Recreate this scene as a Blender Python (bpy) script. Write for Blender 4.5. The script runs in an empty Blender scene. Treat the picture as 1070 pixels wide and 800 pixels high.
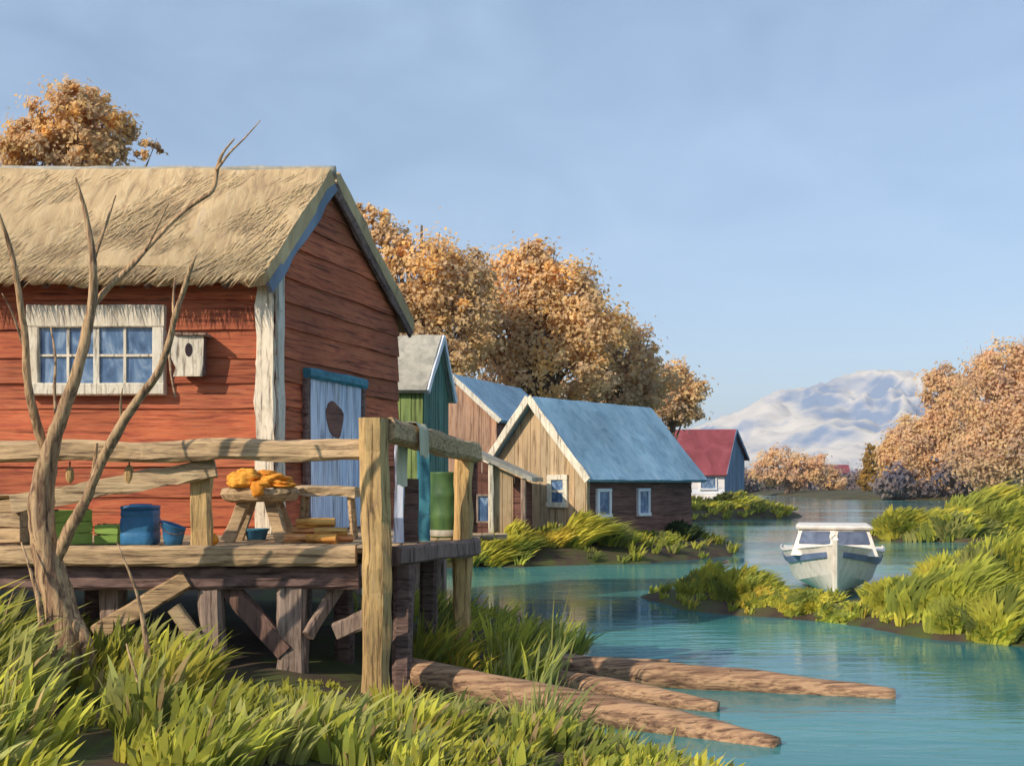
import bpy, math, random
import numpy as np
from mathutils import Vector, Matrix, noise

random.seed(11)
RNG = np.random.default_rng(5)
SC = bpy.context.scene
COL = SC.collection

# ------------------------------------------------------------------ camera, sky, sun, exposure
FPX, HX, HY, EYE = 1100.0, 535.0, 506.0, 2.4          # lens in pixels of the 1070 x 800 picture, horizon row, eye height over the water
cd = bpy.data.cameras.new('camera')
cd.sensor_width = 36.0
cd.lens = 36.0 * FPX / 1070.0
cd.shift_y = (HY - 400.0) / 1070.0
cd.clip_start = 0.1
cd.clip_end = 20000.0
cam = bpy.data.objects.new('camera', cd)
cam.location = (0, 0, EYE)
cam.rotation_euler = (math.radians(90), 0, 0)
COL.objects.link(cam)
SC.camera = cam

SUN_EL = math.radians(31)
SUN_H = Vector((-0.76, -0.65)).normalized()
SUN = Vector((SUN_H.x * math.cos(SUN_EL), SUN_H.y * math.cos(SUN_EL), math.sin(SUN_EL)))
w = bpy.data.worlds.new('World')
SC.world = w
w.use_nodes = True
wn, wl = w.node_tree.nodes, w.node_tree.links
wn.clear()
sky = wn.new('ShaderNodeTexSky')
sky.sky_type = 'NISHITA'
sky.sun_disc = False
sky.sun_elevation = SUN_EL
sky.sun_rotation = math.atan2(SUN_H.x, SUN_H.y)
sky.altitude = 200
sky.air_density = 1.0
sky.dust_density = 1.2
sky.ozone_density = 2.6
bg = wn.new('ShaderNodeBackground')
bg.inputs[1].default_value = 0.145
wo = wn.new('ShaderNodeOutputWorld')
# thin veils of high cloud, broken and soft
tc = wn.new('ShaderNodeTexCoord')
mp = wn.new('ShaderNodeMapping')
mp.inputs['Scale'].default_value = (2.2, 2.2, 5.0)
mp.inputs['Rotation'].default_value = (0.2, 0.5, 0.3)
nz = wn.new('ShaderNodeTexNoise')
nz.inputs['Scale'].default_value = 2.1
nz.inputs['Detail'].default_value = 4
nz.inputs['Roughness'].default_value = 0.5
nz.inputs['Distortion'].default_value = 0.9
cr = wn.new('ShaderNodeValToRGB')
cr.color_ramp.elements[0].position = 0.30
cr.color_ramp.elements[0].color = (0.26, 0.26, 0.26, 1)
cr.color_ramp.elements[1].position = 0.78
cr.color_ramp.elements[1].color = (0.50, 0.50, 0.50, 1)
mx = wn.new('ShaderNodeMix')
mx.data_type = 'RGBA'
mx.inputs[7].default_value = (4.4, 5.9, 7.8, 1)
wl.new(tc.outputs['Generated'], mp.inputs[0])
wl.new(mp.outputs[0], nz.inputs['Vector'])
wl.new(nz.outputs['Fac'], cr.inputs[0])
wl.new(cr.outputs[0], mx.inputs[0])
wl.new(sky.outputs[0], mx.inputs[6])
wl.new(mx.outputs[2], bg.inputs[0])
wl.new(bg.outputs[0], wo.inputs[0])

sd = bpy.data.lights.new('sun', 'SUN')
sd.energy = 4.9
sd.angle = math.radians(0.6)
sd.color = (1.0, 0.86, 0.68)
so = bpy.data.objects.new('sun', sd)
so.rotation_euler = SUN.to_track_quat('Z', 'Y').to_euler()
so.location = (-30, -30, 40)
COL.objects.link(so)

SC.view_settings.view_transform = 'Standard'
SC.view_settings.look = 'None'
SC.view_settings.gamma = 1
SC.view_settings.exposure = 0.0
SC.view_settings.use_curve_mapping = False
SC.render.engine = 'CYCLES'
SC.cycles.use_denoising = True
SC.cycles.max_bounces = 10
SC.cycles.diffuse_bounces = 7
SC.cycles.glossy_bounces = 3
SC.cycles.transmission_bounces = 6
SC.cycles.volume_bounces = 0
SC.cycles.caustics_reflective = False
SC.cycles.caustics_refractive = False


def P(px, py, d):
    """the point of the place that the picture shows at (px, py), d metres away"""
    return Vector(((px - HX) / FPX * d, d, EYE - (py - HY) / FPX * d))


def rr(a, b):
    return random.uniform(a, b)


def fbm(v, o=4):
    return noise.fractal(v, 1.0, 2.0, o)


# ------------------------------------------------------------------ materials
def M(name, cols, scale=(1, 1, 1), ns=4.0, detail=7, dist=0.6, rough=0.8, bump=0.3, spec=0.3, rot=(0, 0, 0),
      big=0.25, translucent=0.0, metallic=0.0, fine=0.0, coat=0.0, streak=None):
    m = bpy.data.materials.new(name)
    m.use_nodes = True
    n, l = m.node_tree.nodes, m.node_tree.links
    n.clear()
    out = n.new('ShaderNodeOutputMaterial')
    bs = n.new('ShaderNodeBsdfPrincipled')
    tc = n.new('ShaderNodeTexCoord')
    mp = n.new('ShaderNodeMapping')
    mp.inputs['Scale'].default_value = scale
    mp.inputs['Rotation'].default_value = rot
    l.new(tc.outputs['Object'], mp.inputs[0])
    nt = n.new('ShaderNodeTexNoise')
    nt.inputs['Scale'].default_value = ns
    nt.inputs['Detail'].default_value = detail
    nt.inputs['Roughness'].default_value = 0.6
    nt.inputs['Distortion'].default_value = dist
    l.new(mp.outputs[0], nt.inputs['Vector'])
    r = n.new('ShaderNodeValToRGB')
    el = r.color_ramp.elements
    while len(el) < len(cols):
        el.new(0.5)
    for e, (p, c) in zip(el, cols):
        e.position = p
        e.color = (*c, 1)
    l.new(nt.outputs['Fac'], r.inputs[0])
    at = n.new('ShaderNodeAttribute')
    at.attribute_name = 'col'
    mu = n.new('ShaderNodeMix')
    mu.data_type = 'RGBA'
    mu.blend_type = 'MULTIPLY'
    mu.inputs[0].default_value = 1.0
    l.new(r.outputs[0], mu.inputs[6])
    l.new(at.outputs['Color'], mu.inputs[7])
    col = mu.outputs[2]
    if big:
        n2 = n.new('ShaderNodeTexNoise')
        n2.inputs['Scale'].default_value = ns * 0.22
        n2.inputs['Detail'].default_value = 4
        l.new(tc.outputs['Object'], n2.inputs['Vector'])
        r2 = n.new('ShaderNodeMapRange')
        r2.inputs['From Min'].default_value = 0.3
        r2.inputs['From Max'].default_value = 0.7
        r2.inputs['To Min'].default_value = 1 - big
        r2.inputs['To Max'].default_value = 1 + big
        l.new(n2.outputs['Fac'], r2.inputs['Value'])
        m2 = n.new('ShaderNodeMix')
        m2.data_type = 'RGBA'
        m2.blend_type = 'MULTIPLY'
        m2.inputs[0].default_value = 1.0
        l.new(col, m2.inputs[6])
        l.new(r2.outputs[0], m2.inputs[7])
        col = m2.outputs[2]
    sk = None
    if streak:
        mp3 = n.new('ShaderNodeMapping')
        mp3.inputs['Scale'].default_value = streak
        mp3.inputs['Rotation'].default_value = rot
        l.new(tc.outputs['Object'], mp3.inputs[0])
        n3 = n.new('ShaderNodeTexNoise')
        n3.inputs['Scale'].default_value = 1.0
        n3.inputs['Detail'].default_value = 5
        n3.inputs['Roughness'].default_value = 0.65
        n3.inputs['Distortion'].default_value = 0.25
        l.new(mp3.outputs[0], n3.inputs['Vector'])
        r3 = n.new('ShaderNodeValToRGB')
        r3.color_ramp.elements[0].position = 0.33
        r3.color_ramp.elements[0].color = (0.30, 0.27, 0.26, 1)
        r3.color_ramp.elements[1].position = 0.47
        r3.color_ramp.elements[1].color = (1, 1, 1, 1)
        e3 = r3.color_ramp.elements.new(0.75)
        e3.color = (1.12, 1.12, 1.12, 1)
        l.new(n3.outputs['Fac'], r3.inputs[0])
        m3 = n.new('ShaderNodeMix')
        m3.data_type = 'RGBA'
        m3.blend_type = 'MULTIPLY'
        m3.inputs[0].default_value = 1.0
        l.new(col, m3.inputs[6])
        l.new(r3.outputs[0], m3.inputs[7])
        col = m3.outputs[2]
        sk = r3.outputs[0]
    l.new(col, bs.inputs['Base Color'])
    bs.inputs['Roughness'].default_value = rough
    bs.inputs['Specular IOR Level'].default_value = spec
    bs.inputs['Metallic'].default_value = metallic
    bs.inputs['Coat Weight'].default_value = coat
    if bump:
        b = n.new('ShaderNodeBump')
        b.inputs['Strength'].default_value = bump
        b.inputs['Distance'].default_value = 0.03
        if sk is not None:
            ah = n.new('ShaderNodeMath')
            ah.operation = 'MULTIPLY_ADD'
            ah.inputs[1].default_value = 0.45
            l.new(sk, ah.inputs[0])
            l.new(nt.outputs['Fac'], ah.inputs[2])
            l.new(ah.outputs[0], b.inputs['Height'])
        else:
            l.new(nt.outputs['Fac'], b.inputs['Height'])
        l.new(b.outputs[0], bs.inputs['Normal'])
    if translucent:
        tr = n.new('ShaderNodeBsdfTranslucent')
        l.new(col, tr.inputs[0])
        ms = n.new('ShaderNodeMixShader')
        ms.inputs[0].default_value = translucent
        l.new(bs.outputs[0], ms.inputs[1])
        l.new(tr.outputs[0], ms.inputs[2])
        l.new(ms.outputs[0], out.inputs[0])
    else:
        l.new(bs.outputs[0], out.inputs[0])
    return m


MT = {}
MT['red'] = M('red_paint', [(0.25, (0.19, 0.045, 0.036)), (0.40, (0.38, 0.09, 0.042)), (0.58, (0.47, 0.135, 0.055)), (0.67, (0.42, 0.13, 0.07)), (0.74, (0.38, 0.25, 0.19))],
              (0.55, 0.55, 5.0), 4.0, dist=1.2, rough=0.75, bump=0.35, streak=(1.1, 1.1, 26))
MT['thatch'] = M('thatch', [(0.25, (0.22, 0.15, 0.10)), (0.42, (0.44, 0.31, 0.17)), (0.6, (0.55, 0.41, 0.23)), (0.8, (0.42, 0.33, 0.25))],
                 (3.2, 0.7, 0.7), 2.2, dist=1.0, rough=0.95, bump=0.9, rot=(0, 0.45, 0.25), big=0.3)
MT['straw'] = M('straw', [(0.3, (0.34, 0.24, 0.14)), (0.6, (0.56, 0.42, 0.23))], (1, 1, 1), 2.0, rough=0.9, bump=0, big=0.3)
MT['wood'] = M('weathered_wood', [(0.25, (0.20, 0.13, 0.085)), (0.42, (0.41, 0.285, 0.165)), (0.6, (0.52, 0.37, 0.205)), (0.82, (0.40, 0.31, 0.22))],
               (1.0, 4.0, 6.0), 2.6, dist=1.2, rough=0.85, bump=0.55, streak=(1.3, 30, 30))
MT['woodv'] = M('weathered_post_wood', [(0.25, (0.20, 0.13, 0.085)), (0.42, (0.42, 0.27, 0.12)), (0.6, (0.56, 0.37, 0.15)), (0.82, (0.42, 0.31, 0.21))],
                (5.0, 5.0, 0.8), 2.6, dist=1.2, rough=0.85, bump=0.55, streak=(32, 32, 1.3))
MT['greywood'] = M('grey_timber', [(0.25, (0.14, 0.095, 0.08)), (0.5, (0.30, 0.215, 0.165)), (0.75, (0.40, 0.30, 0.24))],
                   (5.0, 5.0, 0.9), 2.6, dist=1.0, rough=0.9, bump=0.55, streak=(32, 32, 1.4))
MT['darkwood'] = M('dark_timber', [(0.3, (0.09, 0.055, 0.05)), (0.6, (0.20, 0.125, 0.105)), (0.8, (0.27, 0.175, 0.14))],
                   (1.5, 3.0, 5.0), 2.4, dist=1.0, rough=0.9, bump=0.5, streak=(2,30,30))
MT['white'] = M('flaking_white_paint', [(0.28, (0.42, 0.36, 0.28)), (0.42, (0.66, 0.59, 0.46)), (0.7, (0.78, 0.71, 0.58))],
                (3.0, 3.0, 1.2), 5.0, dist=1.0, rough=0.7, bump=0.4, big=0.12, streak=(22, 22, 1.5))
MT['pane'] = M('window_glass', [(0.35, (0.05, 0.09, 0.18)), (0.5, (0.10, 0.18, 0.32)), (0.66, (0.30, 0.40, 0.52))],  # pale reflections put into the glass colour as blotches
               (1.5, 1.5, 0.7), 3.0, dist=1.0, rough=0.12, bump=0.06, spec=0.6, big=0.2)
MT['bluedoor'] = M('worn_blue_paint', [(0.28, (0.34, 0.38, 0.50)), (0.42, (0.54, 0.60, 0.76)), (0.62, (0.68, 0.73, 0.84)), (0.85, (0.44, 0.47, 0.62))],
                   (6.0, 6.0, 0.7), 2.2, dist=0.8, rough=0.65, bump=0.35, streak=(40, 40, 1.2))
MT['teal'] = M('teal_paint', [(0.3, (0.03, 0.12, 0.18)), (0.6, (0.07, 0.27, 0.36))], (1, 1, 1), 5.0, rough=0.6, bump=0.3)
MT['bluetin'] = M('blue_roof', [(0.28, (0.15, 0.25, 0.33)), (0.45, (0.21, 0.36, 0.47)), (0.62, (0.27, 0.42, 0.53)), (0.8, (0.36, 0.45, 0.52))],
                  (1.6, 1.6, 0.5), 1.6, dist=1.0, rough=0.55, bump=0.25, rot=(0.3, 0.4, 0.6))
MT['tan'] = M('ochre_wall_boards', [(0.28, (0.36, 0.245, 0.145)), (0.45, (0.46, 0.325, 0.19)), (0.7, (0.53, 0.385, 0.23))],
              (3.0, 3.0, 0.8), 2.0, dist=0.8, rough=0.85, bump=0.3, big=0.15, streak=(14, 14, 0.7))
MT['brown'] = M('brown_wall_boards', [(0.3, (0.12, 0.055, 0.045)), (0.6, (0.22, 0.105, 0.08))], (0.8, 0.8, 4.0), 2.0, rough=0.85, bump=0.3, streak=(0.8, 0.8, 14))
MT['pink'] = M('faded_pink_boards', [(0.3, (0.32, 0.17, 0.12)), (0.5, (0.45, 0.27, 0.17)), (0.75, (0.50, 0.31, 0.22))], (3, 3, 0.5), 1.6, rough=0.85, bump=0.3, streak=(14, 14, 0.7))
MT['green'] = M('green_wall_boards', [(0.3, (0.15, 0.21, 0.08)), (0.5, (0.27, 0.36, 0.11)), (0.75, (0.36, 0.44, 0.16))], (4, 4, 0.7), 2.0, rough=0.75, bump=0.3, streak=(18,18,0.8))
MT['dkgreen'] = M('blue_green_boards', [(0.3, (0.05, 0.11, 0.09)), (0.6, (0.10, 0.21, 0.155))], (4, 4, 0.7), 2.0, rough=0.7, bump=0.3, streak=(18,18,0.8))
MT['greyroof'] = M('grey_shingle', [(0.3, (0.26, 0.25, 0.21)), (0.6, (0.42, 0.39, 0.32))], (2, 2, 1), 3.0, rough=0.85, bump=0.3)
MT['maroon'] = M('maroon_roof', [(0.3, (0.17, 0.035, 0.045)), (0.6, (0.27, 0.065, 0.08)), (0.8, (0.33, 0.11, 0.11))], (1, 1, 0.6), 0.8, rough=0.65, bump=0.2)
MT['bluegrey'] = M('blue_grey_boards', [(0.3, (0.12, 0.16, 0.23)), (0.7, (0.22, 0.28, 0.38))], (2, 2, 0.5), 1.0, rough=0.8, bump=0.2)
MT['whitewall'] = M('white_wall_boards', [(0.3, (0.62, 0.62, 0.68)), (0.6, (0.80, 0.79, 0.80))], (1, 1, 3), 0.8, rough=0.7, bump=0.2, big=0.1)
MT['bark'] = M('bare_bark', [(0.3, (0.09, 0.05, 0.04)), (0.42, (0.28, 0.17, 0.10)), (0.56, (0.52, 0.35, 0.19)), (0.8, (0.34, 0.24, 0.19))],
               (5, 5, 0.9), 3.0, dist=1.2, rough=0.9, bump=0.7, streak=(26, 26, 1.6))
MT['bark2'] = M('tree_bark', [(0.3, (0.08, 0.055, 0.04)), (0.7, (0.20, 0.14, 0.10))], (4, 4, 1), 2.0, rough=0.95, bump=0.5)
MT['leaf'] = M('autumn_leaves', [(0.3, (0.75, 0.75, 0.75)), (0.7, (1.15, 1.15, 1.15))], (1, 1, 1), 1.2, rough=0.8, bump=0, spec=0.1, translucent=0.5, big=0.12)
MT['blade'] = M('grass_blades', [(0.3, (0.75, 0.75, 0.75)), (0.7, (1.2, 1.2, 1.2))], (1, 1, 1), 2.5, rough=0.7, bump=0, spec=0.15, translucent=0.45, big=0.3)
MT['log'] = M('driftwood_log', [(0.28, (0.07, 0.04, 0.03)), (0.44, (0.24, 0.135, 0.08)), (0.58, (0.44, 0.27, 0.15)), (0.85, (0.26, 0.17, 0.125))],
              (0.35, 8.0, 8.0), 2.2, dist=0.35, rough=0.75, bump=0.45, streak=(0.9, 26, 26))
MT['hull'] = M('boat_white', [(0.3, (0.58, 0.50, 0.42)), (0.5, (0.80, 0.73, 0.63)), (0.8, (0.84, 0.78, 0.70))], (2, 2, 1), 2.5, rough=0.45, bump=0.1, big=0.1)
MT['stripe'] = M('boat_blue_stripe', [(0.3, (0.11, 0.15, 0.27)), (0.7, (0.20, 0.26, 0.40))], (1, 1, 1), 3.0, rough=0.5, bump=0.1)
MT['boatglass'] = M('windshield', [(0.3, (0.06, 0.075, 0.12)), (0.7, (0.15, 0.18, 0.25))], (1, 1, 1), 3.0, rough=0.15, bump=0.03, spec=0.5)
MT['blueplastic'] = M('blue_plastic', [(0.3, (0.025, 0.12, 0.26)), (0.7, (0.045, 0.20, 0.40))], (1, 1, 1), 4.0, rough=0.5, bump=0.25)
MT['orange'] = M('orange_cloth', [(0.3, (0.62, 0.22, 0.02)), (0.7, (0.80, 0.34, 0.04))], (1, 1, 1), 6.0, rough=0.7, bump=0.5)
MT['yellow'] = M('yellow_cloth', [(0.3, (0.75, 0.30, 0.03)), (0.7, (0.90, 0.46, 0.07))], (1, 1, 1), 6.0, rough=0.7, bump=0.5)
MT['fresh'] = M('split_wood', [(0.3, (0.42, 0.20, 0.07)), (0.55, (0.60, 0.36, 0.15)), (0.8, (0.62, 0.45, 0.25))], (1, 5, 5), 4.0, rough=0.85, bump=0.5, streak=(2,40,40))
MT['cream'] = M('cream_cloth', [(0.3, (0.42, 0.38, 0.26)), (0.7, (0.60, 0.55, 0.40))], (3, 3, 0.6), 5.0, rough=0.9, bump=0.4)
MT['crate'] = M('green_crate_paint', [(0.3, (0.17, 0.30, 0.05)), (0.7, (0.30, 0.44, 0.10))], (1, 1, 4), 4.0, rough=0.7, bump=0.3)
MT['barrel'] = M('green_drum_paint', [(0.3, (0.03, 0.07, 0.035)), (0.5, (0.07, 0.15, 0.05)), (0.8, (0.15, 0.22, 0.06))], (1, 1, 0.5), 4.0, rough=0.55, bump=0.2)
MT['dark'] = M('dark_opening', [(0.3, (0.02, 0.013, 0.015)), (0.7, (0.05, 0.03, 0.035))], (1, 1, 1), 5.0, rough=0.9, bump=0.2)
MT['soil'] = M('soil', [(0.25, (0.035, 0.026, 0.018)), (0.45, (0.075, 0.052, 0.034)), (0.6, (0.07, 0.085, 0.022)), (0.8, (0.11, 0.12, 0.03))],
               (1, 1, 1), 1.3, rough=0.95, bump=0.8, big=0.3)


def mat_water():
    m = bpy.data.materials.new('river_water')
    m.use_nodes = True
    n, l = m.node_tree.nodes, m.node_tree.links
    bs = n['Principled BSDF']
    tc = n.new('ShaderNodeTexCoord')

    def nz(scale, sc, detail, dist=0.3):
        mp = n.new('ShaderNodeMapping')
        mp.inputs['Scale'].default_value = scale
        l.new(tc.outputs['Object'], mp.inputs[0])
        t = n.new('ShaderNodeTexNoise')
        t.inputs['Scale'].default_value = sc
        t.inputs['Detail'].default_value = detail
        t.inputs['Distortion'].default_value = dist
        l.new(mp.outputs[0], t.inputs['Vector'])
        return t.outputs['Fac']
    patch = nz((0.16, 0.55, 1), 0.5, 4, 0.8)
    r = n.new('ShaderNodeValToRGB')
    r.color_ramp.elements[0].position = 0.38
    r.color_ramp.elements[0].color = (0.02, 0.125, 0.145, 1)
    r.color_ramp.elements[1].position = 0.62
    r.color_ramp.elements[1].color = (0.08, 0.285, 0.265, 1)
    l.new(patch, r.inputs[0])
    l.new(r.outputs[0], bs.inputs['Base Color'])
    bs.inputs['IOR'].default_value = 1.33
    bs.inputs['Specular IOR Level'].default_value = 0.30
    rm = n.new('ShaderNodeMapRange')
    rm.inputs['From Min'].default_value = 0.35
    rm.inputs['From Max'].default_value = 0.65
    rm.inputs['To Min'].default_value = 0.03
    rm.inputs['To Max'].default_value = 0.12
    l.new(patch, rm.inputs['Value'])
    l.new(rm.outputs[0], bs.inputs['Roughness'])
    a = nz((0.8, 2.6, 1), 1.6, 5, 0.5)
    b = nz((0.25, 1.2, 1), 0.9, 3, 0.5)
    ad = n.new('ShaderNodeMath')
    ad.operation = 'ADD'
    l.new(a, ad.inputs[0])
    l.new(b, ad.inputs[1])
    bp = n.new('ShaderNodeBump')
    bp.inputs['Distance'].default_value = 0.035
    rs = n.new('ShaderNodeMapRange')
    rs.inputs['From Min'].default_value = 0.35
    rs.inputs['From Max'].default_value = 0.65
    rs.inputs['To Min'].default_value = 0.14
    rs.inputs['To Max'].default_value = 0.55
    l.new(patch, rs.inputs['Value'])
    l.new(rs.outputs[0], bp.inputs['Strength'])
    l.new(ad.outputs[0], bp.inputs['Height'])
    l.new(bp.outputs[0], bs.inputs['Normal'])
    return m


def mat_snow():
    m = bpy.data.materials.new('mountain_snow')
    m.use_nodes = True
    n, l = m.node_tree.nodes, m.node_tree.links
    bs = n['Principled BSDF']
    tc = n.new('ShaderNodeTexCoord')
    mp = n.new('ShaderNodeMapping')
    mp.inputs['Scale'].default_value = (1, 1, 2.2)
    l.new(tc.outputs['Object'], mp.inputs[0])
    t = n.new('ShaderNodeTexNoise')
    t.inputs['Scale'].default_value = 0.0042
    t.inputs['Detail'].default_value = 10
    t.inputs['Roughness'].default_value = 0.6
    l.new(mp.outputs[0], t.inputs['Vector'])
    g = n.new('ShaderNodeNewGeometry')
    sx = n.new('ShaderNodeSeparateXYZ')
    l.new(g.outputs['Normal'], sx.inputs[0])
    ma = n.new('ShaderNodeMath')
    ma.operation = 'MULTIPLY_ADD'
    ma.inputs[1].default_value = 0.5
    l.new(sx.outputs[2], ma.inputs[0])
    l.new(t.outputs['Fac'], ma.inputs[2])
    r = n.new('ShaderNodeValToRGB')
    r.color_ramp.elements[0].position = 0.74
    r.color_ramp.elements[0].color = (0.15, 0.22, 0.36, 1)  # blue-grey rock tone that also paints in the snow's blue shade
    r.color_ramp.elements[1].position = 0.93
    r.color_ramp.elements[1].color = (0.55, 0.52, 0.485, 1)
    l.new(ma.outputs[0], r.inputs[0])
    l.new(r.outputs[0], bs.inputs['Base Color'])
    bs.inputs['Roughness'].default_value = 0.9
    bs.inputs['Specular IOR Level'].default_value = 0.1
    return m


MT['water'] = mat_water()
MT['snow'] = mat_snow()


# ------------------------------------------------------------------ mesh helpers
class MB:
    def __init__(s):
        s.v, s.f, s.c = [], [], []

    def add(s, vs, fs, c=(1, 1, 1)):
        o = len(s.v)
        s.v += [tuple(p) for p in vs]
        s.f += [tuple(i + o for i in f) for f in fs]
        s.c += [c] * len(vs)


def tag(o, label=None, cat=None, group=None, kind=None):
    if label:
        o['label'] = label
    if cat:
        o['category'] = cat
    if group:
        o['group'] = group
    if kind:
        o['kind'] = kind
    return o


def thing(name, loc, label, cat, group=None):
    o = bpy.data.objects.new(name, None)
    o.empty_display_size = 0.2
    o.location = loc
    COL.objects.link(o)
    return tag(o, label, cat, group)


def wloc(p):
    v = Vector((0, 0, 0))
    while p is not None:
        v += Vector(p.location)
        p = p.parent
    return v


def obj(name, mb, mat, parent=None, loc=None, smooth=False):
    me = bpy.data.meshes.new(name)
    off = wloc(parent) if parent is not None else Vector(loc if loc is not None else (0, 0, 0))
    a = np.array(mb.v, dtype=float).reshape(-1, 3) - np.array(off)
    me.from_pydata(a.tolist(), [], mb.f)
    at = me.attributes.new('col', 'FLOAT_COLOR', 'POINT')
    c = np.ones((len(mb.v), 4), dtype=np.float32)
    c[:, :3] = np.array(mb.c, dtype=np.float32).reshape(-1, 3)
    at.data.foreach_set('color', c.ravel())
    me.materials.append(MT[mat] if isinstance(mat, str) else mat)
    if smooth:
        me.polygons.foreach_set('use_smooth', [True] * len(me.polygons))
    me.update()
    o = bpy.data.objects.new(name, me)
    COL.objects.link(o)
    if parent is not None:
        o.parent = parent
    else:
        o.location = off
    return o


def vary(a=0.15, warm=0.04):
    k = 1 + rr(-a, a)
    h = rr(-warm, warm)
    return (k * (1 + h), k, k * (1 - h))


def box(mb, c, U, N, Z, hu, hn, hz, col=(1, 1, 1)):
    c, U, N, Z = Vector(c), Vector(U), Vector(N), Vector(Z)
    vs = [c + U * (hu * a) + N * (hn * b) + Z * (hz * d) for a in (-1, 1) for b in (-1, 1) for d in (-1, 1)]
    mb.add(vs, [(0, 1, 3, 2), (4, 6, 7, 5), (0, 4, 5, 1), (2, 3, 7, 6), (0, 2, 6, 4), (1, 5, 7, 3)], col)


def beam(mb, p0, p1, w, h, seg=8, jit=0.012, col=None, up=(0, 0, 1), cham=0.22, taper=1.0, bow=0.0):
    """a hewn timber: chamfered section, uneven along its length. w across, h along up"""
    p0, p1 = Vector(p0), Vector(p1)
    d = (p1 - p0)
    L = d.length
    d = d / L
    up = Vector(up)
    s = d.cross(up)
    if s.length < 1e-3:
        s = d.cross(Vector((0, 1, 0)))
    s.normalize()
    t = s.cross(d).normalized()
    cw, ch = w / 2, h / 2
    c = cham * min(w, h)
    sec = [(-cw, -ch + c), (-cw + c, -ch), (cw - c, -ch), (cw, -ch + c), (cw, ch - c), (cw - c, ch), (-cw + c, ch), (-cw, ch - c)]
    vs, fs = [], []
    sdv = Vector((rr(0, 99), rr(0, 99), rr(0, 99)))
    for i in range(seg + 1):
        q = i / seg
        k = 1 + (taper - 1) * q
        ce = p0 + d * (L * q)
        off = Vector((noise.noise(sdv + Vector((q * L * 1.1, 0, 0))), 0, noise.noise(sdv + Vector((0, q * L * 1.1, 7))))) * jit * 1.2
        off += t * (bow * 4 * q * (1 - q))
        for j, (a, b) in enumerate(sec):
            e = 1 + noise.noise(sdv + Vector((q * L * 3.0, j * 1.7, 3))) * jit / max(min(w, h), 0.01) * 2.2
            vs.append(ce + off + s * (a * k * e) + t * (b * k * e))
    for i in range(seg):
        for j in range(8):
            a, b = i * 8 + j, i * 8 + (j + 1) % 8
            fs.append((a, b, b + 8, a + 8))
    fs.append(tuple(range(7, -1, -1)))
    fs.append(tuple(seg * 8 + j for j in range(8)))
    mb.add(vs, fs, col or vary())


def tube(mb, pts, rad, sides=8, jit=0.1, col=(1, 1, 1), sub=3, cap=True, flat=1.0):
    pts = [Vector(p) for p in pts]
    # catmull-rom resample
    P2, R2 = [], []
    n = len(pts)
    for i in range(n - 1):
        a, b, c, e = pts[max(i - 1, 0)], pts[i], pts[i + 1], pts[min(i + 2, n - 1)]
        for k in range(sub):
            t = k / sub
            P2.append(0.5 * ((2 * b) + (c - a) * t + (2 * a - 5 * b + 4 * c - e) * t * t + (-a + 3 * b - 3 * c + e) * t ** 3))
            R2.append(rad[i] * (1 - t) + rad[i + 1] * t)
    P2.append(pts[-1])
    R2.append(rad[-1])
    vs, fs = [], []
    sdv = Vector((rr(0, 99), rr(0, 99), rr(0, 99)))
    ref = Vector((0.3, 0.9, 0.1)).normalized()
    for i, p in enumerate(P2):
        d = (P2[min(i + 1, len(P2) - 1)] - P2[max(i - 1, 0)]).normalized()
        s = d.cross(ref)
        if s.length < 1e-3:
            s = d.cross(Vector((1, 0, 0)))
        s.normalize()
        t = d.cross(s)
        for j in range(sides):
            an = 2 * math.pi * j / sides
            r = R2[i] * (1 + jit * noise.noise(sdv + Vector((i * 0.6, math.cos(an) * 1.4, math.sin(an) * 1.4))) * 2)
            vs.append(p + s * (math.cos(an) * r) + t * (math.sin(an) * r * flat))
    for i in range(len(P2) - 1):
        for j in range(sides):
            a, b = i * sides + j, i * sides + (j + 1) % sides
            fs.append((a, b, b + sides, a + sides))
    if cap:
        fs.append(tuple(range(sides - 1, -1, -1)))
        fs.append(tuple((len(P2) - 1) * sides + j for j in range(sides)))
    mb.add(vs, fs, col)


def lathe(mb, c, prof, sides=20, col=(1, 1, 1), sx=1, sy=1, jit=0.0, squar=0.0):
    c = Vector(c)
    vs, fs = [], []
    for (r, z) in prof:
        for j in range(sides):
            an = 2 * math.pi * j / sides
            ca, sa = math.cos(an), math.sin(an)
            k = 1.0
            if squar:
                k = 1 + squar * (1 / max(abs(ca), abs(sa)) - 1)
            p = c + Vector((ca * r * k * sx, sa * r * k * sy, z))
            if jit:
                p += noise.noise_vector(p * 7) * jit
            vs.append(p)
    n = len(prof)
    for i in range(n - 1):
        for j in range(sides):
            a, b = i * sides + j, i * sides + (j + 1) % sides
            fs.append((a, b, b + sides, a + sides))
    fs.append(tuple(range(sides - 1, -1, -1)))
    fs.append(tuple((n - 1) * sides + j for j in range(sides)))
    mb.add(vs, fs, col)


def lump(mb, c, sx, sy, sz, amp=0.15, fr=3.0, nu=18, nv=12, col=(1, 1, 1), flatb=None):
    c = Vector(c)
    vs, fs = [], []
    sdv = Vector((rr(0, 99), rr(0, 99), rr(0, 99)))
    for i in range(nv + 1):
        th = math.pi * i / nv
        for j in range(nu):
            ph = 2 * math.pi * j / nu
            u = Vector((math.sin(th) * math.cos(ph), math.sin(th) * math.sin(ph), math.cos(th)))
            k = 1 + amp * fbm(sdv + u * fr, 3)
            p = Vector((u.x * sx * k, u.y * sy * k, u.z * sz * k))
            if flatb is not None and p.z < flatb:
                p.z = flatb
            vs.append(c + p)
    for i in range(nv):
        for j in range(nu):
            a, b = i * nu + j, i * nu + (j + 1) % nu
            fs.append((a, a + nu, b + nu, b))
    mb.add(vs, fs, col)


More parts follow.
